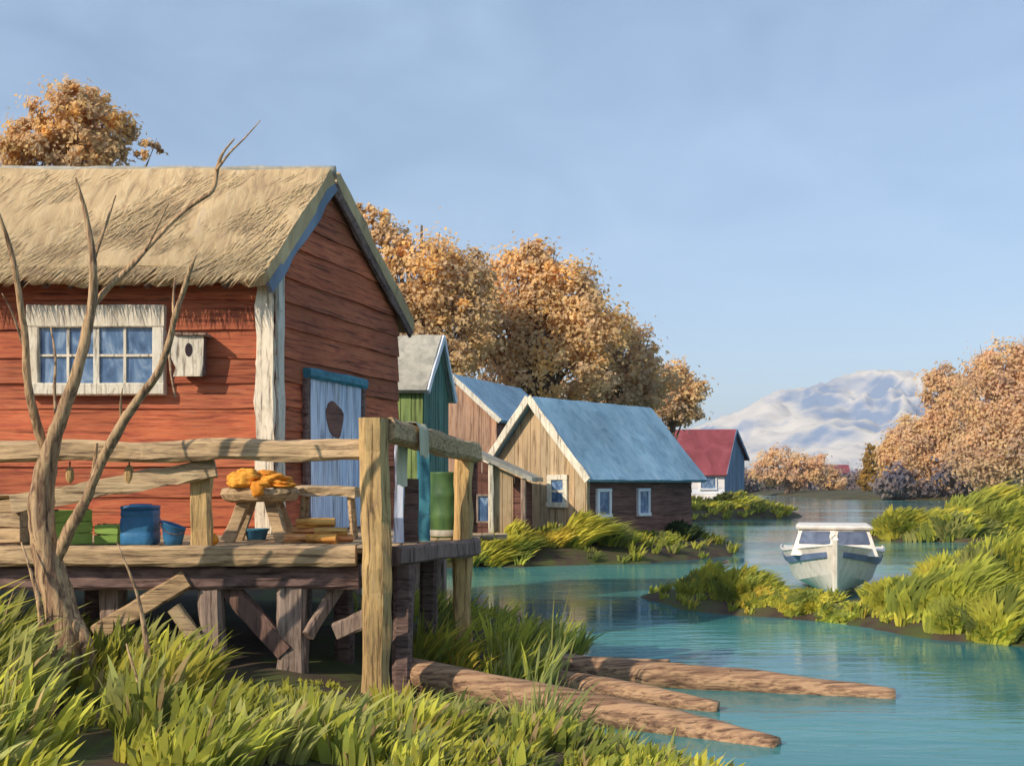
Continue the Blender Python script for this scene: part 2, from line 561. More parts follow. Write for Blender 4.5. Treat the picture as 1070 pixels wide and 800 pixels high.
# ------------------------------------------------------------------ the ground, the water, the mountain
LEFT = [(-400, -30), (4, -30), (2.2, 5), (1.9, 7.5), (1.1, 8.7), (0.0, 9.5), (-0.9, 10.5), (-0.5, 11.1), (0.35, 11.5), (0.62, 12.6), (0.85, 14.2), (0.8, 15.8), (-0.3, 17.2),
        (-1.9, 18.5), (-3.2, 22), (-4.6, 26.5), (-3.4, 29.4), (-1.4, 30.6), (2, 31.2), (4.6, 32.6), (7.2, 35.2), (8.6, 38.8), (6.6, 46), (7.5, 60),
        (11.5, 68.5), (16.0, 73), (19.5, 75), (22, 79), (20.5, 88), (20, 105), (26, 150), (43, 200), (55, 262), (-400, 262)]
ISLET = [(2.5, 22.4), (2.9, 21.1), (4.1, 19.1), (5.5, 18.2), (6.5, 16.5), (7.4, 15.4), (10, 14.5), (40, 14), (40, 27), (14, 27), (11, 25.5), (9.6, 24.4), (8.4, 22.8),
         (7.6, 20.6), (6.9, 19.9), (6.0, 20.0), (5.3, 21.0), (4.5, 22.2), (3.2, 22.7)]
SPIT = [(15.4, 46), (16.2, 44.6), (19, 43.6), (24, 43), (70, 38), (70, 58), (24, 53), (17.5, 49)]
RIGHT = [(52, 172), (57, 160), (75, 150), (110, 138), (500, 110), (500, 500), (70, 420), (56, 230)]
FAR = [(-4000, 262), (40, 266), (70, 270), (110, 262), (4000, 250), (4000, 9000), (-4000, 9000)]


def sdist(X, Y, poly):
    p = np.array(poly, dtype=float)
    q = np.roll(p, -1, axis=0)
    dmin = np.full(X.shape, 1e18)
    ins = np.zeros(X.shape, bool)
    for (ax, ay), (bx, by) in zip(p, q):
        ex, ey = bx - ax, by - ay
        t = np.clip(((X - ax) * ex + (Y - ay) * ey) / (ex * ex + ey * ey + 1e-12), 0, 1)
        dmin = np.minimum(dmin, (X - ax - t * ex) ** 2 + (Y - ay - t * ey) ** 2)
        c = (ay > Y) != (by > Y)
        xs = ax + (Y - ay) / (by - ay + 1e-12) * ex
        ins ^= c & (X < xs)
    d = np.sqrt(dmin)
    return np.where(ins, d, -d)


def wob(X, Y):
    return 0.12 * np.sin(X * 2.1 + 1.3 * np.sin(Y * 1.7)) + 0.10 * np.sin(Y * 2.7 + X * 0.9) + 0.06 * np.sin(X * 5.1 + Y * 4.3)


def ground_z(X, Y):
    X, Y = np.asarray(X, float), np.asarray(Y, float)
    z = np.full(X.shape, -1e9)
    wv = wob(X, Y)
    for poly, hm, s in ((LEFT, 0.62, 1.0), (ISLET, 0.42, 0.9), (SPIT, 0.5, 1.0), (RIGHT, 1.2, 6.0), (FAR, 3.0, 60.0)):
        d = sdist(X, Y, poly) + wv * (1.0 if s < 5 else 3.0)
        zz = np.where(d > 0, hm * (1 - np.exp(-d / s)) + 0.02, np.maximum(-1.2, d * 0.5) - 0.02)
        if poly is LEFT:
            zz = zz + np.where(d > 0, np.clip((Y - 45) / 60, 0, 1) * 0.9 * np.clip(d / 12, 0, 1), 0)
        z = np.maximum(z, zz)
    z = z + np.where(z > 0, wv * 0.25 * np.clip(z, 0, 0.5), 0)
    return z


GX0, GY0, GST = -11.0, 3.0, 0.14
_gx, _gy = np.meshgrid(np.arange(GX0, 42, GST), np.arange(GY0, 92, GST))
GRID = ground_z(_gx, _gy)
GRIDL = GRID.tolist()


def gz(x, y):
    fx, fy = (x - GX0) / GST, (y - GY0) / GST
    i, j = int(fx), int(fy)
    if fx < 0 or fy < 0 or j >= len(GRIDL) - 1 or i >= len(GRIDL[0]) - 1:
        return float(ground_z(np.array([x]), np.array([y]))[0])
    a, b = fx - i, fy - j
    return (GRIDL[j][i] * (1 - a) + GRIDL[j][i + 1] * a) * (1 - b) + (GRIDL[j + 1][i] * (1 - a) + GRIDL[j + 1][i + 1] * a) * b


def build_ground():
    ang = np.concatenate([np.linspace(-180, -45, 40, endpoint=False), np.linspace(-45, 45, 330, endpoint=False), np.linspace(45, 180, 41)])
    ang = np.radians(ang)
    rad = np.concatenate([[0.5], np.geomspace(2.0, 9000, 330)])
    A, R = np.meshgrid(ang, rad)
    X, Y = R * np.sin(A), R * np.cos(A)
    Z = ground_z(X, Y)
    na, nr = len(ang), len(rad)
    mb = MB()
    mb.v = np.stack([X.ravel(), Y.ravel(), Z.ravel()], 1).tolist()
    mb.c = [(1, 1, 1)] * len(mb.v)
    mb.f = [(i * na + j, i * na + j + 1, (i + 1) * na + j + 1, (i + 1) * na + j) for i in range(nr - 1) for j in range(na - 1)]
    o = obj('ground', mb, 'soil', smooth=True)
    tag(o, kind='structure')
    mb = MB()
    S = 9000
    mb.add([(-S, -S, 0), (S, -S, 0), (S, S, 0), (-S, S, 0)], [(0, 1, 2, 3)])
    tag(obj('river_water', mb, 'water'), kind='structure')


def build_mountain():
    prof = [(560, 498), (640, 478), (700, 455), (745, 438), (775, 428), (797, 414), (815, 407), (846, 404), (868, 396), (898, 387), (925, 385), (955, 388), (990, 390),
            (1030, 398), (1090, 425), (1160, 455), (1240, 500)]
    pxs, pys = zip(*prof)
    D = 3000.0
    nu, nv = 190, 90
    mb = MB()
    for j in range(nv + 1):
        q = j / nv                                     # 0 the ridge, 1 the foot
        for i in range(nu + 1):
            px = 560 + (1240 - 560) * i / nu
            h = (HY - np.interp(px, pxs, pys)) / FPX * D
            h = max(h, 0)
            x = (px - HX) / FPX * D
            y = D - q * 900.0
            v = Vector((x * 0.006, y * 0.006, 2.3))
            rid = 1 - abs(noise.noise(v * 1.0)) * 2
            rid2 = 1 - abs(noise.noise(v * 2.3 + Vector((5, 1, 0)))) * 2
            amp = h * min(q * 5, 1) * 0.27 * (1 - q * 0.7)
            prof_z = h * (1 - q) ** 0.9
            x2 = x - q * 60 * math.sin(px * 0.02)
            z = prof_z + amp * (rid - 0.55) + amp * 0.45 * (rid2 - 0.55) + h * 0.025 * fbm(v * 9, 4)
            mb.v.append((x2, y, max(z, -2) if q < 1 else -5))
            mb.c.append((1, 1, 1))
    for j in range(nv):
        for i in range(nu):
            a = j * (nu + 1) + i
            mb.f.append((a, a + nu + 1, a + nu + 2, a + 1))
    # the far side
    o0 = len(mb.v)
    for i in range(nu + 1):
        x, y, z = mb.v[i]
        mb.v.append((x, y + 700, -5))
        mb.c.append((1, 1, 1))
    for i in range(nu):
        mb.f.append((i, i + 1, o0 + i + 1, o0 + i))
    tag(obj('mountain', mb, 'snow', smooth=True), kind='structure')


build_ground()
build_mountain()


# ------------------------------------------------------------------ houses
class Plan:
    """a gabled house on a plan of two directions: u along the ridge, v along the gable"""
    def __init__(s, C, u, v, z0, ze, zr, t=0.5, ze2=None):
        s.C = Vector((C[0], C[1], 0))
        s.Lu, s.Lv = math.hypot(*u), math.hypot(*v)
        s.U = Vector((u[0], u[1], 0)) / s.Lu
        s.V = Vector((v[0], v[1], 0)) / s.Lv
        s.z0, s.ze, s.zr, s.t = z0, ze, zr, t
        s.ze2 = ze if ze2 is None else ze2
        ctr = s.U * s.Lu / 2 + s.V * s.Lv / 2

        def outn(d, frm):
            n = Vector((d.y, -d.x, 0))
            return n if n.dot(frm) > 0 else -n
        s.Nu = outn(s.U, -s.V)          # out of the long wall at v = 0
        s.Nv = outn(s.V, -s.U)          # out of the gable at u = 0

    def at(s, a, b, z):
        p = s.C + s.U * a + s.V * b
        return Vector((p.x, p.y, z))

    def top(s, b):
        r = s.t * s.Lv
        if b <= r:
            return s.ze + (s.zr - s.ze) * b / r
        return s.zr + (s.ze2 - s.zr) * (b - r) / (s.Lv - r)


def hboards(mb, O, D, L, z0, top, N, bh, proud=0.035, seg=14, var=0.16, rough=0.012):
    """lapped boards running level; top(a) is the roof line over the wall"""
    O, D, N = Vector(O), Vector(D), Vector(N)
    us = [L * i / 240 for i in range(241)]
    zmax = max(top(a) for a in us)
    z = z0
    while z < zmax - 0.02:
        hb = bh * rr(0.82, 1.2)
        zb = min(z + hb, zmax)

        def span(zz):
            ok = [a for a in us if top(a) >= zz - 1e-6]
            return (min(ok), max(ok)) if ok else None
        s0, s1 = span(z), span(zb)
        if s0 is None:
            break
        if s1 is None:
            m = (s0[0] + s0[1]) / 2
            s1 = (m, m)
        vs, fs = [], []
        sv = rr(0, 99)
        for i in range(seg + 1):
            q = i / seg
            a0 = s0[0] + (s0[1] - s0[0]) * q
            a1 = s1[0] + (s1[1] - s1[0]) * q
            j = noise.noise(Vector((a0 * 1.6, sv, 0))) * rough
            j2 = noise.noise(Vector((a0 * 0.8, sv, 9))) * rough * 1.3
            p0 = O + D * a0
            p1 = O + D * a1
            vs += [Vector((p0.x, p0.y, z + j)), Vector((p0.x, p0.y, z + j)) + N * (proud + j2), Vector((p1.x, p1.y, zb + 0.01)) + N * 0.006]
        for i in range(seg):
            a = i * 3
            fs += [(a, a + 3, a + 4, a + 1), (a + 1, a + 4, a + 5, a + 2)]
        mb.add(vs, fs, vary(var, 0.06))
        z = zb


def vboards(mb, O, D, L, z0, top, N, bw, proud=0.02, var=0.14):
    O, D, N = Vector(O), Vector(D), Vector(N)
    a = 0.0
    while a < L - 1e-3:
        b = min(a + bw * rr(0.8, 1.2), L)
        g = 0.006
        pr = proud * rr(0.4, 1.2)
        mid = (a + b) / 2
        cuts = [a + g, mid, b - g]
        vs, fs = [], []
        for c in cuts:
            p = O + D * c
            zt = top(c)
            vs += [Vector((p.x, p.y, z0)) + N * pr, Vector((p.x, p.y, zt)) + N * pr]
        for i in range(2):
            fs.append((i * 2, i * 2 + 2, i * 2 + 3, i * 2 + 1))
        k = len(vs)
        for c in (a + g, b - g):
            p = O + D * c
            vs += [Vector((p.x, p.y, z0)) - N * 0.02, Vector((p.x, p.y, top(c))) - N * 0.02]
        fs += [(0, 1, k + 1, k), (4, k + 2, k + 3, 5)]
        mb.add(vs, fs, vary(var, 0.05))
        a = b


def core(mb, pl, inset=0.0, zfloor=None, drop=0.03):
    z0 = pl.z0 if zfloor is None else zfloor
    r = pl.t * pl.Lv
    sec = [(0, z0), (pl.Lv, z0), (pl.Lv, pl.ze2 - drop), (r, pl.zr - drop), (0, pl.ze - drop)]
    vs = [pl.at(0, b, z) for b, z in sec] + [pl.at(pl.Lu, b, z) for b, z in sec]
    mb.add(vs, [(4, 3, 2, 1, 0), (5, 6, 7, 8, 9), (0, 1, 6, 5), (1, 2, 7, 6), (2, 3, 8, 7), (3, 4, 9, 8), (4, 0, 5, 9)], (0.6, 0.6, 0.6))


def slope(mb, pl, side, ou, ov, th, na=40, nb=10, wav=0.02, edge=0.0, lift=0.0, ou2=None):
    """one side of the roof as a thick slab. side 0: towards v = 0"""
    r = pl.t * pl.Lv
    ou2 = ou if ou2 is None else ou2
    if side == 0:
        b1, zb1 = -ov, pl.ze - (pl.zr - pl.ze) / r * ov
    else:
        b1 = pl.Lv + ov
        zb1 = pl.ze2 - (pl.zr - pl.ze2) / (pl.Lv - r) * ov
    run = abs(b1 - r)
    ln = math.hypot(run, pl.zr - zb1)
    nz_, nb_ = run / ln, (pl.zr - zb1) / ln            # slab normal: up and outwards
    sg = -1 if side == 0 else 1
    vs, fs = [], []
    sv = Vector((rr(0, 50), rr(0, 50), rr(0, 50)))
    n1 = (na + 1) * (nb + 1)
    for layer in (1, 0):
        for i in range(na + 1):
            a = -ou + (pl.Lu + ou + ou2) * i / na
            for j in range(nb + 1):
                q = j / nb
                b = r + (b1 - r) * q
                z = pl.zr + (zb1 - pl.zr) * q
                k = (th if layer else 0.0) + lift
                nn = fbm(sv + Vector((a * 1.1, q * 2.5, 0)), 3) * wav
                if layer:
                    k += nn
                if j == nb:
                    e = edge * (fbm(sv + Vector((a * 2.3, 9, layer * 0.2)), 3))
                    b += sg * e
                    z -= e * (pl.zr - zb1) / run
                    if layer and th > 0.12:
                        b -= sg * 0.05
                        k -= th * 0.2
                if layer and edge and i in (0, na) and th > 0.12:
                    k -= th * 0.12 * (0.5 + fbm(sv + Vector((0, q * 9, 4)), 2))
                vs.append(pl.at(a, b, z) + (pl.V * (sg * nb_) + Vector((0, 0, nz_))) * k)
    W = nb + 1
    for i in range(na):
        for j in range(nb):
            a = i * W + j
            fs.append((a, a + 1, a + W + 1, a + W))
            a += n1
            fs.append((a, a + W, a + W + 1, a + 1))
    for i in range(na):
        for j in (0, nb):
            a = i * W + j
            fs.append((a, a + W, a + W + n1, a + n1))
    for j in range(nb):
        for i in (0, na):
            a = i * W + j
            fs.append((a, a + 1, a + 1 + n1, a + n1))
    mb.add(vs, fs)
    return b1, zb1


def seams(mb, pl, side, ou, ov, th, step, w=0.03, h=0.035):
    r = pl.t * pl.Lv
    if side == 0:
        b1, zb1 = -ov, pl.ze - (pl.zr - pl.ze) / r * ov
    else:
        b1 = pl.Lv + ov
        zb1 = pl.ze2 - (pl.zr - pl.ze2) / (pl.Lv - r) * ov
    a = -ou + step * 0.5
    rb, rz = r + (b1 - r) * 0.02, pl.zr + (zb1 - pl.zr) * 0.02
    while a < pl.Lu + ou:
        beam(mb, pl.at(a, rb, rz + th + h * 0.1), pl.at(a, b1, zb1 + th + h * 0.4), w, h, seg=2, jit=0.0, col=vary(0.1))
        a += step


def window(root, c, U, N, w, h, fw, nx, ny, mats=('white', 'pane', 'white'), proud=0.07, topw=None, bar=0.035, name='window'):
    """casing as the part; the pane and the glazing bars as its sub-parts"""
    U, N, Z = Vector(U), Vector(N), Vector((0, 0, 1))
    c = Vector(c)
    topw = topw or fw
    m = MB()
    j = 0.004
    beam(m, c + Z * (h / 2 + topw / 2) - U * (w / 2 + fw) + N * proud / 2, c + Z * (h / 2 + topw / 2) + U * (w / 2 + fw) + N * proud / 2, proud + 0.05, topw, seg=6, jit=j, cham=0.1, col=vary(0.06))
    beam(m, c - Z * (h / 2 + fw / 2) - U * (w / 2 + fw) + N * (proud / 2 + .01), c - Z * (h / 2 + fw / 2) + U * (w / 2 + fw) + N * (proud / 2 + .01), proud + 0.08, fw, seg=6, jit=j, cham=0.1, col=vary(0.06))
    for s in (-1, 1):
        q = c + U * (s * (w / 2 + fw / 2)) + N * (proud / 2 - 0.003)
        beam(m, q - Z * (h / 2), q + Z * (h / 2), fw, proud + 0.045, seg=6, jit=j, cham=0.1, col=vary(0.06), up=N)
    f = obj(name, m, mats[0], root)
    m = MB()
    n = 10
    box(m, c + N * 0.028, U, N, Z, w / 2 + 0.01, 0.01, h / 2 + 0.01)
    obj('pane', m, mats[1], f)
    m = MB()
    for i in range(1, nx):
        q = c + U * (w * (i / nx - 0.5)) + N * 0.048
        bw = bar * (2.2 if (nx == 4 and i == 2) else 1)
        beam(m, q - Z * (h / 2), q + Z * (h / 2), bw, 0.03 * (1.25 if bw > bar else 1), seg=5, jit=j, cham=0.12, col=vary(0.06), up=N)
    for i in range(1, ny):
        q = c + Z * (h * (i / ny - 0.5)) + N * 0.051
        beam(m, q - U * (w / 2), q + U * (w / 2), 0.03, bar * 0.9, seg=5, jit=j, cham=0.12, col=vary(0.06))
    if nx > 1 or ny > 1:
        obj('glazing_bar', m, mats[2], f)
    return f


# ---- the red boat house on the deck
DECK = 1.77
RH = Plan((-3.02, 13.3), (-8.0, 0.0), (1.19, 3.5), DECK - 0.25, 5.15, 6.58, 0.375, 5.05)
rh = thing('red_house', RH.at(4, 1.8, DECK - 0.25), 'weathered red board house with straw roof and white window behind the deck', 'house')
m = MB()
core(m, RH)
hboards(m, RH.at(0, 0, 0), RH.U, RH.Lu, RH.z0, lambda a: RH.ze, RH.Nu, 0.36, seg=40, rough=0.02, var=0.2)
hboards(m, RH.at(0, 0, 0), RH.V, RH.Lv, RH.z0, lambda a: RH.top(a), RH.Nv, 0.36, seg=18, rough=0.02, var=0.2)
hboards(m, RH.at(0, RH.Lv, 0), RH.U, RH.Lu, RH.z0, lambda a: RH.ze2, -RH.Nu, 0.36, seg=30)
hboards(m, RH.at(RH.Lu, 0, 0), RH.V, RH.Lv, RH.z0, lambda a: RH.top(a), -RH.Nv, 0.36, seg=18)
obj('wall', m, 'red', rh)
m = MB()
OU, OV = 0.13, 0.28
for side in (0, 1):
    slope(m, RH, side, OU, OV, 0.20, na=110, nb=26, wav=0.035, edge=0.10, lift=0.02)
roof = obj('roof', m, 'thatch', rh, smooth=False)
# loose straw on the thatch: surface pattern of the roof
m = MB()
r_ = RH.t * RH.Lv
for k in range(15000):
    side = 0 if random.random() < 0.86 else 1
    a = rr(-OU, RH.Lu * 0.85)
    q = random.random() ** (0.7 if random.random() < 0.7 else 0.25)
    if side == 0:
        b1, z1 = -OV, RH.ze - (RH.zr - RH.ze) / r_ * OV
    else:
        b1 = RH.Lv + OV
        z1 = RH.ze2 - (RH.zr - RH.ze2) / (RH.Lv - r_) * OV
    sg = -1 if side == 0 else 1
    b = r_ + (b1 - r_) * q
    z = RH.zr + (z1 - RH.zr) * q
    run = abs(b1 - r_)
    ln = math.hypot(run, RH.zr - z1)
    nrm = RH.V * (sg * (RH.zr - z1) / ln) + Vector((0, 0, run / ln))
    dwn = (RH.at(a, b1, z1) - RH.at(a, r_, RH.zr)).normalized()
    p = RH.at(a, b, z) + nrm * rr(0.20, 0.224)
    L = rr(0.14, 0.40)
    lean = RH.U * rr(0.0, 0.75) + nrm * rr(-0.04, 0.045)
    e = p + (dwn + lean).normalized() * L
    s = RH.U * rr(0.003, 0.009)
    mid = (p + e) / 2 + nrm * rr(0.0, 0.012)
    t = vary(0.15, 0.06)
    m.add([p - s, p + s, mid + s, mid - s, e], [(0, 1, 2, 3), (3, 2, 4)], t)
obj('straw', m, 'straw', roof)
m = MB()
tube(m, [RH.at(-OU + RH.Lu * i / 20, r_, RH.zr + 0.165 + 0.02 * fbm(Vector((i * 0.7, 0, 3)), 2)) for i in range(22)], [0.07 + 0.01 * fbm(Vector((i, 3, 0)), 2) for i in range(22)], 8, jit=0.12, flat=0.7)
obj('ridge_cap', m, 'greyroof', roof, smooth=True)
# barge boards under the straw at the gable
for side in (0, 1):
    b1 = -OV if side == 0 else RH.Lv + OV
    z1 = RH.ze - (RH.zr - RH.ze) / r_ * OV if side == 0 else RH.ze2 - (RH.zr - RH.ze2) / (RH.Lv - r_) * OV
    m = MB()
    beam(m, RH.at(-OU + 0.03, r_, RH.zr - 0.045), RH.at(-OU + 0.03, b1, z1 - 0.03), 0.05, 0.15, seg=14, jit=0.012, col=vary(0.05))
    obj('barge_board', m, 'bluegrey' if side == 0 else 'darkwood', rh)
m = MB()
for i in range(26):
    a = 0.15 + i * 0.32
    beam(m, RH.at(a, 0.02, RH.ze - 0.03), RH.at(a, -OV + 0.03, RH.ze - (RH.zr - RH.ze) / r_ * (OV - 0.03) - 0.03), 0.07, 0.09, seg=2, jit=0.004)
obj('rafter_end', m, 'darkwood', rh)
m = MB()
cb = RH.at(0.075, -0.05, 0)
beam(m, (cb.x, cb.y, DECK + 0.004), (cb.x, cb.y, RH.ze - 0.04), 0.21, 0.05, seg=14, jit=0.012, up=(0, 1, 0), cham=0.1)
cb = RH.at(-0.045, 0.085, 0)
beam(m, (cb.x, cb.y, DECK + 0.004), (cb.x, cb.y, RH.ze - 0.02), 0.15, 0.05, seg=14, jit=0.012, up=RH.Nv, cham=0.1, col=(0.9, 0.93, 1.0))
obj('corner_board', m, 'white', rh)
wx0, wx1 = P(44, 0, 13.28).x, P(162, 0, 13.28).x
wz0, wz1 = P(0, 401, 13.28).z, P(0, 343, 13.28).z
window(rh, ((wx0 + wx1) / 2, 13.27, (wz0 + wz1) / 2), (1, 0, 0), (0, -1, 0), wx1 - wx0, wz1 - wz0, 0.15, 4, 2, topw=0.28, proud=0.08)
# the blue door in the gable
tD = (0.215 + 0.62) / 2
dw = 0.40 * RH.Lv
dc = RH.at(0, tD * RH.Lv, 0)
zt = P(0, 399, 14.6).z
m = MB()
for i in range(7):
    a = -dw / 2 + dw * (i + 0.5) / 7
    q = dc + RH.V * a + RH.Nv * (0.035 + rr(0.012, 0.022))
    beam(m, (q.x, q.y, DECK + 0.02), (q.x, q.y, zt), dw / 7 - 0.008, 0.04, seg=8, jit=0.004, up=RH.Nv, cham=0.1, col=vary(0.18, 0.05))
door = obj('door', m, 'bluedoor', rh)
m = MB()
q = dc + RH.V * (-dw * 0.04) + RH.Nv * 0.082
hole = []
for i in range(16):
    an = 2 * math.pi * i / 16
    hole.append(Vector((q.x, q.y, zt - 0.52)) + RH.V * (math.cos(an) * 0.24 * (1 + 0.15 * math.sin(3 * an))) + Vector((0, 0, 1)) * (math.sin(an) * 0.27 * (1 + 0.2 * math.cos(2 * an + 1))))
m.add(hole + [h - RH.Nv * 0.02 for h in hole], [tuple(range(16))] + [(i, (i + 1) % 16, 16 + (i + 1) % 16, 16 + i) for i in range(16)])
obj('brown_patch', m, 'brown', door)  # brown patch set where the door has its opening
m = MB()
beam(m, Vector((0, 0, zt + 0.06)) + Vector((dc.x, dc.y, 0)) - RH.V * (dw / 2 + 0.10) + RH.Nv * 0.07, Vector((0, 0, zt + 0.06)) + Vector((dc.x, dc.y, 0)) + RH.V * (dw / 2 + 0.12) + RH.Nv * 0.07, 0.14, 0.14, seg=6, jit=0.012)
obj('door_lintel', m, 'teal', rh)
m = MB()
q = dc - RH.V * (dw / 2 + 0.07) + RH.Nv * 0.06
beam(m, (q.x, q.y, DECK + 0.004), (q.x, q.y, zt - 0.012), 0.12, 0.09, seg=6, jit=0.006, up=RH.Nv)
obj('door_frame', m, 'darkwood', rh)
m = MB()
q = dc + RH.V * (dw / 2 + 0.05) + RH.Nv * 0.06
beam(m, (q.x, q.y, DECK + 0.004), (q.x, q.y, zt - 0.012), 0.08, 0.09, seg=6, jit=0.006, up=RH.Nv)
obj('door_frame', m, 'darkwood', rh)

# bird box on the wall
bc = P(201, 372, 13.2)
bb = thing('bird_box', (bc.x, 13.25, bc.z - 0.24), 'small pale bird box with a dark hole on the red wall beside the window', 'bird box')
m = MB()
beam(m, (bc.x + 0.02, 13.17, bc.z - 0.25), (bc.x + 0.02, 13.17, bc.z + 0.22), 0.30, 0.16, seg=5, jit=0.01, up=(0, 1, 0), cham=0.06)
obj('box_body', m, 'darkwood', bb)
m = MB()
beam(m, (bc.x - 0.01, 13.07, bc.z - 0.26), (bc.x - 0.01, 13.07, bc.z + 0.235), 0.30, 0.03, seg=6, jit=0.012, up=(0, 1, 0), cham=0.2)
obj('front_board', m, 'white', bb)
m = MB()
vs = [Vector((bc.x + 0.0 + 0.045 * math.cos(a), 13.047, bc.z + 0.06 + 0.085 * math.sin(a))) for a in [2 * math.pi * i / 14 for i in range(14)]]
m.add(vs + [v + Vector((0, 0.006, 0)) for v in vs], [tuple(range(13, -1, -1))] + [(i, (i + 1) % 14, 14 + (i + 1) % 14, 14 + i) for i in range(14)])
obj('entrance_hole', m, 'dark', bb)
m = MB()
beam(m, (bc.x - 0.18, 13.14, bc.z + 0.262), (bc.x + 0.22, 13.14, bc.z + 0.25), 0.26, 0.035, seg=4, jit=0.006)
obj('roof', m, 'greywood', bb)


# ------------------------------------------------------------------ the deck
dk = thing('wooden_deck', (-4, 11.8, DECK), 'weathered timber deck on posts with thick rail and corner post beside water', 'deck')
ER = (Vector((-1.36, 10.5, 0)), Vector((-0.52, 12.2, 0)))       # the deck's right edge
er = (ER[1] - ER[0]).normalized()
m = MB()
a = -9.0
while a < -1.45:
    wd = rr(0.15, 0.19)
    beam(m, (a, 10.53, DECK - 0.025 + rr(-.004, .004)), (a, 13.22, DECK - 0.025 + rr(-.004, .004)), wd - 0.012, 0.05, seg=8, jit=0.004, cham=0.12, col=vary(0.18))
    a += wd
k = 0
while True:                                                       # the triangle along the gable, out to the right edge
    x = -1.42 + k * 0.16
    y0 = 10.5 + (x + 0.1 + 1.36) / er.x * er.y + 0.03
    if y0 > 13.3:
        break
    beam(m, (x, max(y0, 10.53), DECK - 0.025), (x, 13.75, DECK - 0.025), 0.148, 0.05, seg=6, jit=0.004, cham=0.12, col=vary(0.18))
    k += 1
for i in range(12):
    y = 13.33 + i * 0.15
    x0 = -3.02 + (y - 13.3) / 3.5 * 1.19 + 0.10
    x1 = -1.52
    if x1 - x0 > 0.2:
        beam(m, (x0, y, DECK - 0.03), (x1, y, DECK - 0.03), 0.14, 0.05, seg=5, jit=0.004, cham=0.12, col=vary(0.18))
obj('deck_boards', m, 'wood', dk)


def dpart(name, mat, p0, p1, w, h, seg=10, jit=0.015, up=(0, 0, 1), cham=0.2, col=None, taper=1.0, bow=0.0):
    mm = MB()
    beam(mm, p0, p1, w, h, seg, jit, col, up, cham, taper, bow)
    return obj(name, mm, mat, dk)


dpart('rim_beam', 'wood', (-9.0, 10.43, DECK - 0.075), (-1.54, 10.43, DECK - 0.075), 0.16, 0.20, seg=50, jit=0.018)
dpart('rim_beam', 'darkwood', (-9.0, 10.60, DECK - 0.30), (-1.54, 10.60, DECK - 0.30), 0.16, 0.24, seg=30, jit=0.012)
dpart('rim_beam', 'greywood', ER[0] + Vector((0.16, 0.12, DECK - 0.09)), ER[1] + Vector((0.08, 0.1, DECK - 0.09)), 0.16, 0.20, seg=12, col=(0.75, 0.7, 0.75))
PY = Vector((0, 1, 0))
corner_post = dpart('corner_post', 'woodv', (P(392, 0, 10.35).x, 10.36, 0.1), (P(393, 0, 10.35).x, 10.36, P(0, 437, 10.35).z), 0.275, 0.28, seg=26, jit=0.03, up=PY, cham=0.24)
fp0 = Vector((P(484, 0, 12.2).x, 12.2, 0.1))
dpart('rail_post', 'woodv', fp0, (fp0.x, 12.2, P(0, 466, 12.2).z), 0.21, 0.20, seg=20, jit=0.025, up=PY)
dpart('top_rail', 'wood', (-9.0, 10.40, P(0, 473, 10.4).z), (P(377, 0, 10.4).x, 10.40, P(0, 470, 10.4).z), 0.18, 0.205, seg=50, jit=0.022)
dpart('top_rail', 'wood', P(404, 450, 10.38), P(496, 474, 12.25), 0.2, 0.23, seg=12, jit=0.02, col=(0.95, 0.92, 0.9))
dpart('rail_post', 'woodv', (P(211, 0, 10.62).x, 10.62, DECK + 0.002), (P(210, 0, 10.62).x, 10.62, P(0, 487, 10.62).z + 0.12), 0.21, 0.14, seg=10, jit=0.015, up=PY)
dpart('rail_post', 'woodv', (-6.6, 10.62, DECK + 0.002), (-6.6, 10.62, P(0, 487, 10.62).z + 0.12), 0.21, 0.14, seg=10, jit=0.015, up=PY)
dpart('slanting_rail', 'wood', P(12, 526, 10.5), P(226, 489, 10.46), 0.05, 0.17, seg=16, jit=0.012)
for px, y0 in ((222, 10.66), (307, 10.66), (118, 10.9)):
    w_ = 0.24 if px != 307 else 0.29
    dpart('deck_post', 'greywood', (P(px, 0, y0).x, y0, 0.15), (P(px, 0, y0).x, y0, DECK - 0.18), w_, 0.2, seg=14, jit=0.02, up=PY)
for x in (-5.6, -7.2):
    dpart('deck_post', 'greywood', (x, 10.66, 0.15), (x, 10.66, DECK - 0.18), 0.24, 0.2, seg=14, jit=0.02, up=PY)
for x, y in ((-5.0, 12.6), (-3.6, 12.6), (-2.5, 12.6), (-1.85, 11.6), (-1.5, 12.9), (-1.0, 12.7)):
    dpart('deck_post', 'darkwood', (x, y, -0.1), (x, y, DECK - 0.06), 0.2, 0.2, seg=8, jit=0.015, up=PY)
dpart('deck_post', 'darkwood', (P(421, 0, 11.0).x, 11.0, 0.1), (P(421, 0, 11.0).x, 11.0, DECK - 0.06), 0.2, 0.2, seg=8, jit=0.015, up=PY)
dpart('brace', 'wood', P(100, 662, 10.52), P(196, 604, 10.52), 0.10, 0.19, seg=8, jit=0.012)
dpart('brace', 'wood', P(182, 634, 10.56), P(214, 680, 10.53), 0.08, 0.13, seg=5, jit=0.012)
dpart('brace', 'greywood', P(238, 612, 10.7), P(298, 682, 10.6), 0.10, 0.2, seg=8, jit=0.012, col=(0.6, 0.5, 0.5))
dpart('brace', 'greywood', P(322, 664, 10.5), P(362, 600, 10.9), 0.09, 0.13, seg=6, jit=0.012)
dpart('brace', 'greywood', P(350, 660, 10.6), P(392, 642, 10.56), 0.09, 0.17, seg=5, jit=0.012)
dpart('cross_beam', 'greywood', P(60, 607, 10.75), P(380, 607, 10.75), 0.08, 0.11, seg=20, jit=0.012, col=(0.8, 0.7, 0.7))
